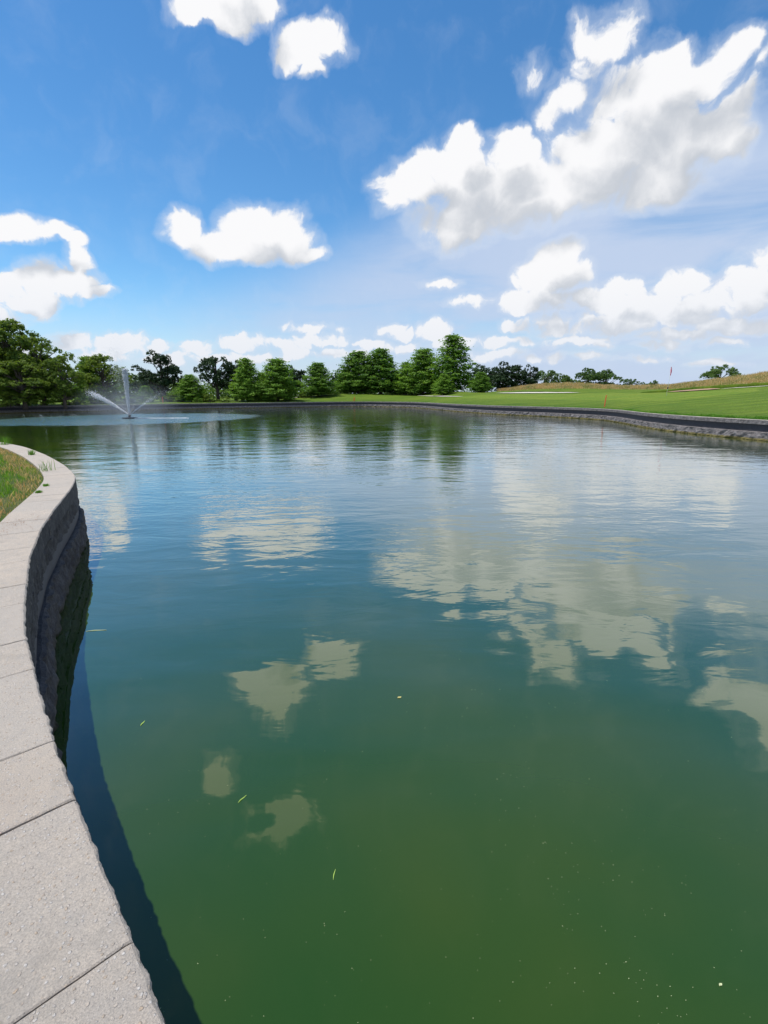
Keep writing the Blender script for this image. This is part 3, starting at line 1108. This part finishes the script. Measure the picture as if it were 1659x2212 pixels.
def tuft(px, py, n, h, label):
    x, y = onz(px, py, 1.12)
    P = np.c_[x + rng.normal(0, .5 * h * .3 + .01, n), y + rng.normal(0, .5 * h * .3 + .01, n), np.full(n, 1.10)]
    c = P.mean(0)
    P -= c
    o = blade_obj('grass_tuft', P, rng.uniform(.5, 1, n) * h, rng.uniform(.006, .012, n), M_WEED, 1.0, label=label, cat='weed')
    o.location = tuple(c)
    return o


tuft(12, 959, 60, .34, 'green weed tuft at the far left end of the near coping')
tuft(70, 981, 90, .16, 'low bright grass tuft at the inner coping edge behind the first weed')
tuft(101, 1015, 30, .28, 'thin spiky grass tuft leaning over the bend of the coping')
tuft(99, 1048, 140, .05, 'flat bright green weed on the coping joint past the bend')
tuft(84, 1062, 140, .05, 'smaller flat weed on the coping nearer the lawn corner')


# ------------------------------------------------------------------ trees
def leaf_cards(C, Nrm, size, seed):
    """C centres, Nrm preferred normals -> rhombic leaves"""
    r = np.random.default_rng(seed)
    n = len(C)
    N_ = Nrm + r.normal(0, .55, (n, 3))
    N_ /= np.linalg.norm(N_, axis=1)[:, None] + 1e-9
    T = r.normal(0, 1, (n, 3))
    T -= (T * N_).sum(1)[:, None] * N_
    T /= np.linalg.norm(T, axis=1)[:, None] + 1e-9
    B = np.cross(N_, T)
    s = (size * r.uniform(.6, 1.3, n))[:, None]
    V = np.stack([C - T * s, C - B * s * .5 - N_ * s * .12, C + T * s, C + B * s * .5 + N_ * s * .12], 1).reshape(-1, 3)
    k = np.arange(n)[:, None] * 4
    return V, np.c_[k, k + 1, k + 2, k + 3]


def limb(mb, a, b, r0, r1, seg=4, wob=.05, seed=0):
    rr = random.Random(seed)
    a, b = Vector(a), Vector(b)
    L = (b - a).length
    pts = [a.lerp(b, k / seg) + Vector([rr.uniform(-1, 1) * wob * L * (0 if k in (0,) else 1) for _ in range(3)]) for k in range(seg + 1)]
    mb.tube(pts, [r0 + (r1 - r0) * k / seg for k in range(seg + 1)], 6, cap=False)
    return pts


def make_pin(seed, W=.62, tall=0, dens=1.0):
    """young oak: cone of layered twiggy limbs. unit height 10 m"""
    rr = random.Random(seed)
    H = 10.0
    tm = MB()
    tm.tube([(0, 0, -.6), (.03, 0, 1), (-.03, .04, 4), (.05, 0, 7), (0, 0, 9.6)], [.24, .19, .13, .07, .015], 8)
    C, N_ = [], []
    nl = 105
    for i in range(nl):
        f = (i + rr.random()) / nl
        z = .7 + 9.0 * f
        # outline: widest a quarter up, pulled to a leader
        prof = (1 - ((z - 1.0) / 9.0)) ** .72 * min(1, .62 + (z - 1.0) / 3.2)
        L = H * W * .5 * prof * rr.choice((.7, .85, .95, 1.0, 1.0, 1.12)) + .25
        a = i * 2.399 + rr.uniform(-.4, .4)
        up = -.15 + .75 * f
        tip = Vector((math.cos(a) * L, math.sin(a) * L, z + L * up))
        limb(tm, (0, 0, z), tip, .05 * (1 - f) + .012, .008, 3, .04, seed * 99 + i)
        ns = max(3, int(L * 4.4))
        for k in range(ns):
            g = .22 + .8 * (k + rr.random()) / ns
            c = Vector((0, 0, z)).lerp(tip, min(g, 1.04)) + Vector((rr.gauss(0, .13), rr.gauss(0, .13), rr.gauss(0, .08))) * (1 + L * .18)
            m_ = int(17 * dens)
            R_ = .24 + .08 * L * (1.1 - g)
            off = np.random.default_rng(seed * 1000 + i * 31 + k).normal(0, 1, (m_, 3)) * np.array([R_, R_, R_ * .42])
            C.append(np.array(c) + off)
            o = np.array([math.cos(a) * .55, math.sin(a) * .55, .85])
            N_.append(np.repeat(o[None], m_, 0) + off * .8)
    C = np.concatenate(C)
    N_ = np.concatenate(N_)
    V, Fq = leaf_cards(C, N_, .175, seed)
    return tm, V, Fq, 10.0, W * 10


def make_lobed(seed, n_lobes=34, w=.95, lo=.12, hi=1.0, leaf=.17, per=330, gap=.0, trunk_r=.3, tall=1.0, lobe=(.9, 1.5)):
    """broad tree made of leafy clusters on limbs: unit height 10 m"""
    rr = random.Random(seed)
    nr = np.random.default_rng(seed)
    tm = MB()
    fork = 3.0 + rr.uniform(-.4, .6)
    tm.tube([(0, 0, -.6), (.05, 0, .8), (.0, .06, 2), (.1, 0, fork), (.0, .1, 6), (.1, 0, 8.4)], [trunk_r * 1.3, trunk_r, trunk_r * .9, trunk_r * .8, trunk_r * .45, .05], 9)
    C, N_ = [], []
    ctr = Vector((0, 0, 10 * (lo + hi) / 2))
    hz_, rx_ = 10 * (hi - lo) / 2, 10 * w / 2
    for i in range(n_lobes):
        for _ in range(40):
            p = Vector((rr.uniform(-1, 1), rr.uniform(-1, 1), rr.uniform(-1, 1)))
            if .45 < p.length < .92:
                break
        taper = 1 - .25 * max(p.z, 0)
        c = ctr + Vector((p.x * rx_ * taper, p.y * rx_ * taper, p.z * hz_))
        R_ = rr.uniform(*lobe) * (1 - .22 * max(p.z, 0))
        s0 = Vector((0, 0, max(1.4, min(c.z - 1.2, 7.5)) * .8))
        limb(tm, s0, c, .11, .03, 5, .07, seed * 77 + i)
        m_ = int(per * (R_ / 1.2) ** 2)
        u = nr.normal(0, 1, (m_, 3))
        u /= np.linalg.norm(u, axis=1)[:, None]
        u[:, 2] = np.where(u[:, 2] < -.35, -u[:, 2] * .6, u[:, 2])
        rad = R_ * nr.uniform(.55, 1.06, (m_, 1)) ** .6
        # sub-clumps: snap leaves toward twig tips
        tips = nr.normal(0, 1, (16, 3))
        tips /= np.linalg.norm(tips, axis=1)[:, None]
        near = tips[np.argmax(u @ tips.T, axis=1)]
        u2 = u * .55 + near * .45
        C.append(np.array(c) + u2 * rad * np.array([1.1, 1.1, .85]) + nr.normal(0, .06, (m_, 3)))
        N_.append(u * .8 + np.array([0, 0, .5]))
    C = np.concatenate(C)
    N_ = np.concatenate(N_)
    V, Fq = leaf_cards(C, N_, leaf, seed)
    return tm, V, Fq, 10.0, w * 10


PROTO = {}


def proto(key, fn, mat):
    tm, V, Fq, H, Wd = fn()
    zt = V[:, 2].max()
    wd = np.percentile(np.abs(V[:, 0]), 96.5) * 2
    tr = bpy.data.meshes.new('trunk')
    tr.from_pydata(tm.v, [], tm.f)
    tr.materials.append(M_BARK)
    for p in tr.polygons:
        p.use_smooth = True
    PROTO[key] = (tr, mesh_np('crown', V, Fq, mat), float(zt), float(wd))


for k in range(4):
    proto(('pin', k), lambda: make_pin(20 + k, (.66, .58, .72, .6)[k]), M_LEAF_PIN)
proto(('pin', 4), lambda: make_pin(31, .50, dens=.75), M_LEAF_PIN)
for k in range(3):
    proto(('big', k), lambda: make_lobed(40 + k, 46, .95, .03, .95, .16, 420, lobe=(.9, 1.5)), M_LEAF_BIG)
for k in range(3):
    proto(('oak', k), lambda: make_lobed(50 + k, 38, .9, .14, .97, .17, 420, trunk_r=.42, lobe=(.85, 1.35)), M_LEAF_OAK)
for k in range(3):
    proto(('far', k), lambda: make_lobed(60 + k, 30, 1.25, .12, .95, .24, 240, trunk_r=.3, lobe=(1.1, 1.8)), M_LEAF_FAR)
proto(('dark', 0), lambda: make_lobed(71, 44, 1.15, .06, .96, .2, 260, lobe=(1.0, 1.6)), M_LEAF_OAK)


def tree(name, kind, px, wpx, top, Y, label, group, rot=0.0, cat='tree'):
    X_, Y_, Z_ = ray(px, top)
    t_ = X_ / Y_
    yw = wall_y(t_) + .32
    gz = land_z(t_, Y - yw) - .05
    ztop = EYE + Z_ / Y_ * Y
    tr, cr, zt, wd = PROTO[kind]
    h = ztop - gz
    sz = h / zt
    sx = wpx / FPX * Y * .98 / wd
    sx = min(max(sx, sz * .45), sz * 1.9)
    e = empty(name, (t_ * Y, Y, gz), label=label, cat=cat, group=group)
    e.rotation_euler = (0, 0, rot)
    e.scale = (sx, sx, sz)
    link('trunk', tr, e)
    link('crown', cr, e)
    return e


G1, G2, G3, G4 = 'trees massed at the left end of the pond', 'young oaks along the far lawn', 'dark old oaks behind the pond', 'small trees on the skyline at the right'
T = [
    ('broadleaf_tree', ('big', 0), -75, 190, 655, 86, 'huge broadleaf tree cut by the left edge of the picture', G1),
    ('broadleaf_tree', ('big', 1), 8, 130, 683, 85, 'tallest walnut like tree at the far left', G1),
    ('broadleaf_tree', ('big', 2), 78, 128, 724, 87, 'second broadleaf tree from the left with a rounded crown', G1),
    ('broadleaf_tree', ('big', 0), 128, 84, 766, 84, 'lower broadleaf tree closing the right flank of the left mass', G1),
    ('broadleaf_tree', ('big', 1), 40, 110, 775, 81, 'low leafy tree in front of the left mass', G1),
    ('broadleaf_tree', ('big', 2), -20, 90, 790, 81, 'low leafy tree at the lower left corner of the woods', G1),
    ('broadleaf_tree', ('pin', 2), 186, 50, 767, 100, 'narrow pointed tree left of the fountain', G1),
    ('broadleaf_tree', ('big', 1), 218, 92, 764, 97, 'bright green bushy tree directly left of the fountain jet', G1),
    ('oak_tree', ('dark', 0), 312, 66, 802, 150, 'faint distant tree seen through the spray', G3),
    ('oak_tree', ('oak', 0), 348, 88, 754, 112, 'tall gnarled dark oak right of the fountain', G3),
    ('young_oak', ('pin', 3), 316, 44, 832, 106, 'small cone shaped tree under the gnarled oak', G2),
    ('young_oak', ('pin', 0), 412, 58, 807, 108, 'small cone shaped tree standing alone left of the wide dark oak', G2),
    ('young_oak', ('pin', 1), 441, 34, 838, 112, 'tiny dark tree at the foot of the wide dark oak', G2),
    ('oak_tree', ('oak', 1), 468, 76, 767, 114, 'wide black green oak with a hole of sky in its crown', G3),
    ('oak_tree', ('oak', 2), 508, 50, 777, 116, 'dark oak touching the left side of the first tall cone tree', G3),
    ('young_oak', ('pin', 1), 534, 58, 771, 110, 'tall cone tree next to the wide dark oak', G2),
    ('young_oak', ('pin', 3), 568, 46, 803, 118, 'yellow green tree half hidden between two cone trees', G2),
    ('young_oak', ('pin', 2), 600, 82, 772, 112, 'broad bright cone tree above the leftmost bunker', G2),
    ('oak_tree', ('dark', 0), 624, 50, 787, 128, 'dark round tree behind the broad bright cone tree', G3),
    ('oak_tree', ('oak', 1), 650, 40, 797, 130, 'dark tree filling the gap left of the low round cone tree', G3),
    ('young_oak', ('pin', 0), 690, 86, 781, 124, 'low round headed cone tree on the crest of the left mound', G2),
    ('oak_tree', ('dark', 0), 738, 40, 795, 142, 'dark tree top showing between the low cone tree and the pair', G3),
    ('young_oak', ('pin', 3), 752, 48, 797, 133, 'light green tree at the left foot of the pair of big cone trees', G2),
    ('young_oak', ('pin', 2), 777, 82, 756, 132, 'left one of the pair of big cone trees', G2),
    ('young_oak', ('pin', 0), 826, 86, 750, 130, 'right one of the pair of big cone trees', G2),
    ('young_oak', ('pin', 1), 858, 44, 800, 132, 'dark low tree at the right foot of the pair of cone trees', G2),
    ('young_oak', ('pin', 1), 882, 46, 780, 126, 'slim cone tree left of the round topped one', G2),
    ('young_oak', ('pin', 2), 920, 78, 750, 122, 'round topped cone tree left of the tallest tree', G2),
    ('young_oak', ('pin', 3), 936, 50, 806, 120, 'dense low foliage tree under the round topped one', G2),
    ('young_oak', ('pin', 4), 985, 84, 721, 116, 'tallest tree of the row with a thin airy leader', G2),
    ('young_oak', ('pin', 0), 963, 40, 806, 108, 'little yellow green tree at the foot of the tallest tree', G2),
    ('oak_tree', ('dark', 0), 1052, 72, 784, 150, 'left lobe of the wide dark tree group right of the tallest tree', G3),
    ('oak_tree', ('dark', 0), 1092, 74, 779, 155, 'middle tree of the wide dark group right of the tallest tree', G3),
    ('oak_tree', ('oak', 2), 1120, 48, 787, 152, 'right shoulder tree of the wide dark group', G3),
    ('young_oak', ('pin', 0), 1043, 46, 802, 108, 'small bright cone tree in front of the wide dark group', G2),
    ('oak_tree', ('oak', 0), 1151, 36, 785, 150, 'narrow dark tree with a pointed top at the end of the dark group', G3),
    ('small_tree', ('far', 0), 1187, 54, 798, 160, 'open low tree rising behind the left end of the tall grass', G4),
    ('small_tree', ('far', 1), 1224, 38, 808, 165, 'lowest thin tree over the top of the tall grass', G4),
    ('small_tree', ('far', 2), 1277, 56, 792, 150, 'left half of the spreading tree pair over the tall grass', G4),
    ('small_tree', ('far', 1), 1316, 54, 796, 150, 'right half of the spreading tree pair over the tall grass', G4),
    ('small_tree', ('far', 0), 1368, 28, 817, 200, 'small round far tree just right of the spreading pair', G4),
    ('small_tree', ('far', 2), 1394, 30, 824, 210, 'lowest far bush on the skyline left of the flag', G4),
    ('small_tree', ('far', 1), 1417, 24, 820, 200, 'small far tree beside the flagstick', G4),
    ('small_tree', ('far', 0), 1464, 30, 828, 220, 'dark low far tree just right of the flagstick', G4),
    ('small_tree', ('far', 2), 1565, 64, 785, 130, 'lone spreading tree behind the right hand hill', G4),
]
for i, a in enumerate(T):
    tree(*a, rot=i * 1.7)

# undergrowth between the trunks
BUSH = [(20, 845, 79.5, 70), (95, 848, 84, 60), (150, 850, 90, 60), (205, 852, 94, 50), (262, 845, 99, 60), (300, 850, 104, 50), (372, 852, 108, 36), (398, 856, 110, 28),
        (455, 850, 106, 30), (428, 858, 104, 22), (486, 856, 106, 24), (552, 856, 110, 28), (585, 858, 112, 30), (628, 852, 116, 34), (658, 846, 122, 36), (720, 842, 128, 40), (868, 842, 132, 34)]
BL = ['left shore under the tallest tree', 'second crown of the left mass', 'right flank of the left mass', 'bright bushy tree', 'left jet of the fountain', 'upright jet of the fountain',
      'gnarled dark oak on its right side', 'small lone cone tree on its left', 'wide dark oak trunk on its left', 'small lone cone tree on its right', 'wide dark oak trunk', 'first tall cone tree',
      'half hidden yellow green tree', 'broad bright cone tree on its right', 'gap beside the low round tree', 'left mound crest', 'right foot of the pair of cone trees']
for k in range(2):
    proto(('bush', k), lambda: make_lobed(80 + k, 16, 1.7, -.1, .95, .34, 170, trunk_r=.15, lobe=(1.6, 2.4)), (M_LEAF_BIG, M_LEAF_PIN)[k])
for i, (px, top, Y, wpx) in enumerate(BUSH):
    tree('shrub', ('bush', i % 2), px, wpx, top, Y, 'leafy shrub below the ' + BL[i], 'undergrowth behind the far wall', i * 2.1, 'shrub')

# woods beyond everything: one far mass
C, N_ = [], []
nr = np.random.default_rng(5)
for i in range(420):
    px = nr.uniform(-300, 1060) if i < 330 else nr.uniform(1000, 1700)
    X, Y, Z = ray(px, 855)
    Yd = (150 if px < 900 else 400) + nr.uniform(0, 30)
    hmax = 8.5 if px < 330 else (6.0 if px < 900 else 4.5)
    c = np.array([X / Y * Yd, Yd, 1.2 + hmax * nr.uniform(.1, .75)])
    m_ = 120
    u = nr.normal(0, 1, (m_, 3))
    u /= np.linalg.norm(u, axis=1)[:, None]
    C.append(c + u * np.array([3.0, 2.0, 1.8]) * (1 if px < 900 else 1.2))
    N_.append(u + np.array([0, 0, .4]))
V, Fq = leaf_cards(np.concatenate(C), np.concatenate(N_), .45, 3)
tag(link('woods', mesh_np('woods', V, Fq, M_LEAF_FAR)), kind='stuff', label='far off belt of woods behind the trees', cat='woods')


# ------------------------------------------------------------------ flagstick, stakes
def place(px, py, d):
    """a point on the far land under image column px at d metres behind the wall"""
    X, Y, _ = ray(px, py)
    t_ = X / Y
    Yk = wall_y(t_) + .32 + d
    return t_ * Yk, Yk, land_z(t_, d)


fx, fy, fz = place(1443, 852, 22)
kf = fy / FPX
fl = empty('flagstick', (fx, fy, fz), label='white golf flagstick with a limp red flag on the green', cat='flagstick')
htop = 60 * kf
MB().tube([(0, 0, -.1), (.12 * kf * 10, 0, htop * .5), (.3 * kf * 10, 0, htop)], [.022, .02, .014], 8).build('pole', M_POLE, fl)
fm = MB()
xx = .3 * kf * 10
n = 9
for sgn in (0, 1):
    for k in range(n + 1):
        f = k / n
        z = htop - .02 - f * 18 * kf
        wv = .42 * (.05 + .13 * math.sin(min(f * 1.15, 1) * math.pi) ** .8) * (1.0 if f < .97 else .4)
        for j in range(5):
            g = j / 4
            fm.v.append((xx - (1 - f) * .02 + (g - .35) * wv * 2.0, .05 * math.sin(g * 9 + f * 2) + sgn * .008, z - .06 * math.sin(g * 6)))
for sgn in (0, 1):
    b0_ = sgn * (n + 1) * 5
    for k in range(n):
        for j in range(4):
            a = b0_ + k * 5 + j
            fm.f.append((a, a + 1, a + 6, a + 5) if sgn else (a, a + 5, a + 6, a + 1))
fm.build('flag', M_FLAG, fl)
MB().tube([(xx * .28, 0, htop * .235), (xx * .28, 0, htop * .26), (xx * .3, 0, htop * .29), (xx * .3, 0, htop * .315)], [.03, .075, .075, .02], 8).build('marker', M_DARK, fl)

for px, yb, yt, d, wd, lab in ((1308, 881, 856.5, 3.2, .055, 'tall orange red stake leaning on the lawn near the right bank'),
                               (769, 866, 857, 1.5, .07, 'small orange stake left of centre above the far wall'),
                               (355, 870, 857, 5.0, .08, 'reddish stake under the gnarled dark oak')):
    x_, y_, z_ = place(px, yb, d)
    h = (yb - yt) * y_ / FPX
    e = empty('stake', (x_, y_, z_ - .02), label=lab, cat='stake', group='red stakes along the water')
    mb = MB()
    lean = .08 * h if px > 1300 else 0
    mb.tube([(0, 0, -.15), (lean * .5, 0, h * .5), (lean, 0, h - .05), (lean * 1.02, 0, h)], [wd, wd, wd, wd * .5], 4)
    mb.build('post', M_STAKE, e, False)
    if px > 700:
        mb = MB()
        mb.tube([(lean * .8, 0, h * .82), (lean * .95, 0, h * .93)], [wd * 1.12, wd * 1.12], 4)
        mb.build('reflector', simple('reflector band', (.8, .25, .05), .3), e, False)
    if 700 < px < 800:
        mb = MB()
        mb.tube([(-.35, 0, -.1), (-.33, 0, h * .75)], [wd * .6, wd * .5], 4)
        mb.build('side_post', M_STAKE, e, False)


# ------------------------------------------------------------------ fountain
def mat_spray():
    m, N, out = material('spray drops')
    d = N.new('ShaderNodeBsdfDiffuse')
    d.inputs[0].default_value = (.95, .96, .98, 1)
    tr = N.new('ShaderNodeBsdfTranslucent')
    tr.inputs[0].default_value = (.95, .97, 1, 1)
    mx = N.new('ShaderNodeMixShader')
    mx.inputs[0].default_value = .5
    N.put(mx.inputs[1], d.outputs[0])
    N.put(mx.inputs[2], tr.outputs[0])
    N.put(out.inputs[0], mx.outputs[0])
    return m


def mat_mist(dens, zs):
    m, N, out = material('mist')
    pos = N.new('ShaderNodeTexCoord').outputs['Object']
    g = N.new('ShaderNodeTexGradient', gradient_type='SPHERICAL')
    N.put(g.inputs[0], pos)
    nz = N.noise(pos, 2.2, 4, .6)
    f = N.m('MULTIPLY', N.m('POWER', g.outputs['Fac'], 1.3), N.rng(nz, .25, .75, .35, 1.3))
    p = N.new('ShaderNodeVolumePrincipled')
    p.inputs['Color'].default_value = (.84, .92, 1, 1)
    p.inputs['Anisotropy'].default_value = .2
    N.put(p.inputs['Density'], N.m('MULTIPLY', f, dens))
    N.put(out.inputs['Volume'], p.outputs[0])
    return m


FX, FY = onz(283, 904, 0)
fo = empty('fountain', (FX, FY, 0), label='floating pond fountain throwing one tall and several slanting jets', cat='fountain')
mb = MB()
mb.tube([(0, 0, -.12), (0, 0, -.1), (0, 0, .10), (0, 0, .16)], [.55, .72, .72, .5], 24)
mb.tube([(-.95, .1, .02), (.95, -.1, .02)], [.10, .10], 8)
mb.tube([(.1, -.95, .02), (-.1, .95, .02)], [.10, .10], 8)
mb.build('float', M_DARK, fo, False)
mb = MB()
mb.tube([(0, 0, .15), (0, 0, .30), (0, 0, .34), (0, 0, .42)], [.14, .12, .18, .07], 14)
mb.build('nozzle', M_DARK, fo, False)
M_SPRAY = mat_spray()


def drops(P, s, name):
    n = len(P)
    o = np.array([(1, 0, -.6), (-.5, .87, -.6), (-.5, -.87, -.6), (0, 0, 1.1)])
    V = (P[:, None, :] + o[None] * s[:, None, None]).reshape(-1, 3)
    k = np.arange(n)[:, None] * 4
    Fq = np.concatenate([np.c_[k, k + 2, k + 1], np.c_[k, k + 1, k + 3], np.c_[k + 1, k + 2, k + 3], np.c_[k + 2, k, k + 3]])
    return tag(link(name, mesh_np(name, V, Fq, M_SPRAY), fo), kind='stuff')


pxm = FY / FPX * 1.0
Hj = 96 * pxm
n = 17000
f = rng.beta(1.0, 1.5, n)
f = np.where(rng.uniform(0, 1, n) < .5, rng.uniform(0, 1, n) ** .8, f)
z = .4 + f * Hj * .98
rad = (.03 + .085 * f)
drift = .12 * f
P = np.c_[rng.normal(0, 1, n) * rad + drift, rng.normal(0, 1, n) * rad, z]
drops(P, rng.uniform(.026, .058, n), 'jet')
n = 1500
f = rng.uniform(0, 1, n) ** .7
P = np.c_[rng.normal(0, .45, n) - .6 - .3 * f, rng.normal(0, .5, n), .5 + Hj * (.55 + .85 * f)]
drops(P, rng.uniform(.010, .022, n), 'jet')
for k in range(8):
    a = R(180 + 45 * k)
    strong = k == 0
    n = 6000 if strong else (900 if k in (4,) else 60)
    f = rng.beta(1.0, 1.9, n)
    Lh = 4.6
    r_ = f * Lh
    zc = .4 + r_ * .74 - .03 * r_ ** 2
    spread = .02 + .20 * f ** 1.5
    P = np.c_[math.cos(a) * r_ + rng.normal(0, 1, n) * spread, math.sin(a) * r_ + rng.normal(0, 1, n) * spread, zc + rng.normal(0, 1, n) * spread]
    drops(P, rng.uniform(.018, .042, n) * (1.0 if strong else .6), 'jet')
def core(dx, dz, h, r0, r1):
    m_ = MB()
    pts, rad_ = [], []
    for k in range(15):
        f = k / 14
        wob = .03 * math.sin(k * 2.3)
        pts.append((dx * f + wob * f, wob * f, .42 + h * f + dz * f * f))
        rad_.append((r0 + (r1 - r0) * f) * (.45 + .8 * random.random()) * (1 if k < 14 else .1))
    m_.tube(pts, rad_, 7)
    m_.build('jet', M_SPRAY, fo)


core(.05, 0, Hj * .45, .055, .07)
core(-1.5, -.12, 1.2, .045, .05)
# foam streak on the water to the right of the float
n = 900
P = np.c_[.4 + rng.uniform(0, 1, n) ** 1.4 * 6.5, rng.normal(.1, .22, n), np.full(n, .02)]
drops(P, rng.uniform(.02, .05, n), 'foam')


def ball(name, mat, loc, scl, label):
    import bmesh
    bm = bmesh.new()
    bmesh.ops.create_icosphere(bm, subdivisions=3, radius=1)
    me = bpy.data.meshes.new(name)
    bm.to_mesh(me)
    bm.free()
    me.materials.append(mat)
    o = link(name, me)
    o.location = loc
    o.scale = scl
    tag(o, kind='stuff', label=label, cat='mist')
    return o


ball('mist', mat_mist(.11, 1), (FX + .1, FY, 1.6), (6.6, 5.5, 3.2), 'bluish mist hanging round the fountain')
ball('mist', mat_mist(.10, 1), (FX - .4, FY, 6.2), (1.2, 1.2, 4.6), 'thin mist plume above the tall jet')

# ------------------------------------------------------------------ bits afloat
mb_m = simple('floating grass', (.42, .62, .10), .6)
M_PALE = simple('floating straw', (.55, .60, .32), .6)


def floater(name, px, py, L, w, ang, mat, label):
    x, y = onz(px, py, 0)
    n = 7
    V, Fc = [], []
    for lay in (.004, .0015):
        for k in range(n + 1):
            f = k / n
            ww = w * math.sin(math.pi * min(max(f, .06), .94)) ** .7
            cx = (f - .5) * L
            cy = .06 * L * math.sin(f * 3)
            for s_ in (-1, 1):
                V.append((cx, cy + s_ * ww / 2, lay + .002 * math.sin(f * 7)))
    m_ = (n + 1) * 2
    for k in range(n):
        a = k * 2
        Fc.append((a, a + 2, a + 3, a + 1))
        Fc.append((m_ + a, m_ + a + 1, m_ + a + 3, m_ + a + 2))
    me = bpy.data.meshes.new(name)
    me.from_pydata(V, [], Fc)
    me.materials.append(mat)
    o = link(name, me)
    o.location = (x, y, 0)
    o.rotation_euler = (0, 0, ang)
    tag(o, label=label, cat='grass' if 'grass' in name else 'leaf')


floater('floating_grass', 516, 1727, .07, .006, 1.0, mb_m, 'brightest green grass blade floating below the faint cloud reflections')
floater('floating_grass', 713, 1890, .06, .004, 1.45, mb_m, 'thin green grass blade floating in the lower middle of the water')
floater('floating_grass', 303, 1563, .06, .008, 1.45, mb_m, 'short grass blade floating off the near wall')
floater('floating_grass', 205, 1363, .22, .012, .12, M_PALE, 'long pale straw floating beside the wall reflection')
floater('floating_leaf', 858, 1507, .035, .022, .4, simple('dry leaf', (.55, .47, .16), .7), 'small yellow leaf floating near the middle of the pond')
floater('floating_leaf', 1544, 2128, .016, .011, .4, M_PALE, 'pale scrap floating at the lower right')
n = 300
pxx, pyy = rng.uniform(300, 1900, n), rng.uniform(1400, 2300, n)
clx = (rng.uniform(0, 1, n) < .45)
pxx = np.where(clx, 1250 + rng.normal(0, 1, n) * 90 + (pyy - 1900) * .5, pxx)
P = np.array([(*onz(a, b, 0), .002) for a, b in zip(pxx, pyy)])
C = P
V, Fq = leaf_cards(C, np.repeat([[0, 0, 6.0]], n, 0), .0023, 9)
V[:, 2] = .003
tag(link('debris', mesh_np('debris', V, Fq, M_PALE)), kind='stuff', label='tiny pale specks afloat on the green water', cat='debris')

# dry clippings swept on to the coping at the lawn corner
n = 260
bx_, by_ = onz(14, 1140, 1.1)
P = np.c_[bx_ + rng.normal(-.02, .16, n), by_ + rng.normal(0, .30, n), np.full(n, 1.112)]
V, Fq = leaf_cards(P, np.repeat([[0, 0, 5.0]], n, 0), .009, 19)
tag(link('clippings', mesh_np('clippings', V, Fq, simple('dry clippings', (.26, .12, .06), .9))), kind='stuff', label='reddish dry clippings scattered on the coping at the lawn corner', cat='clippings')
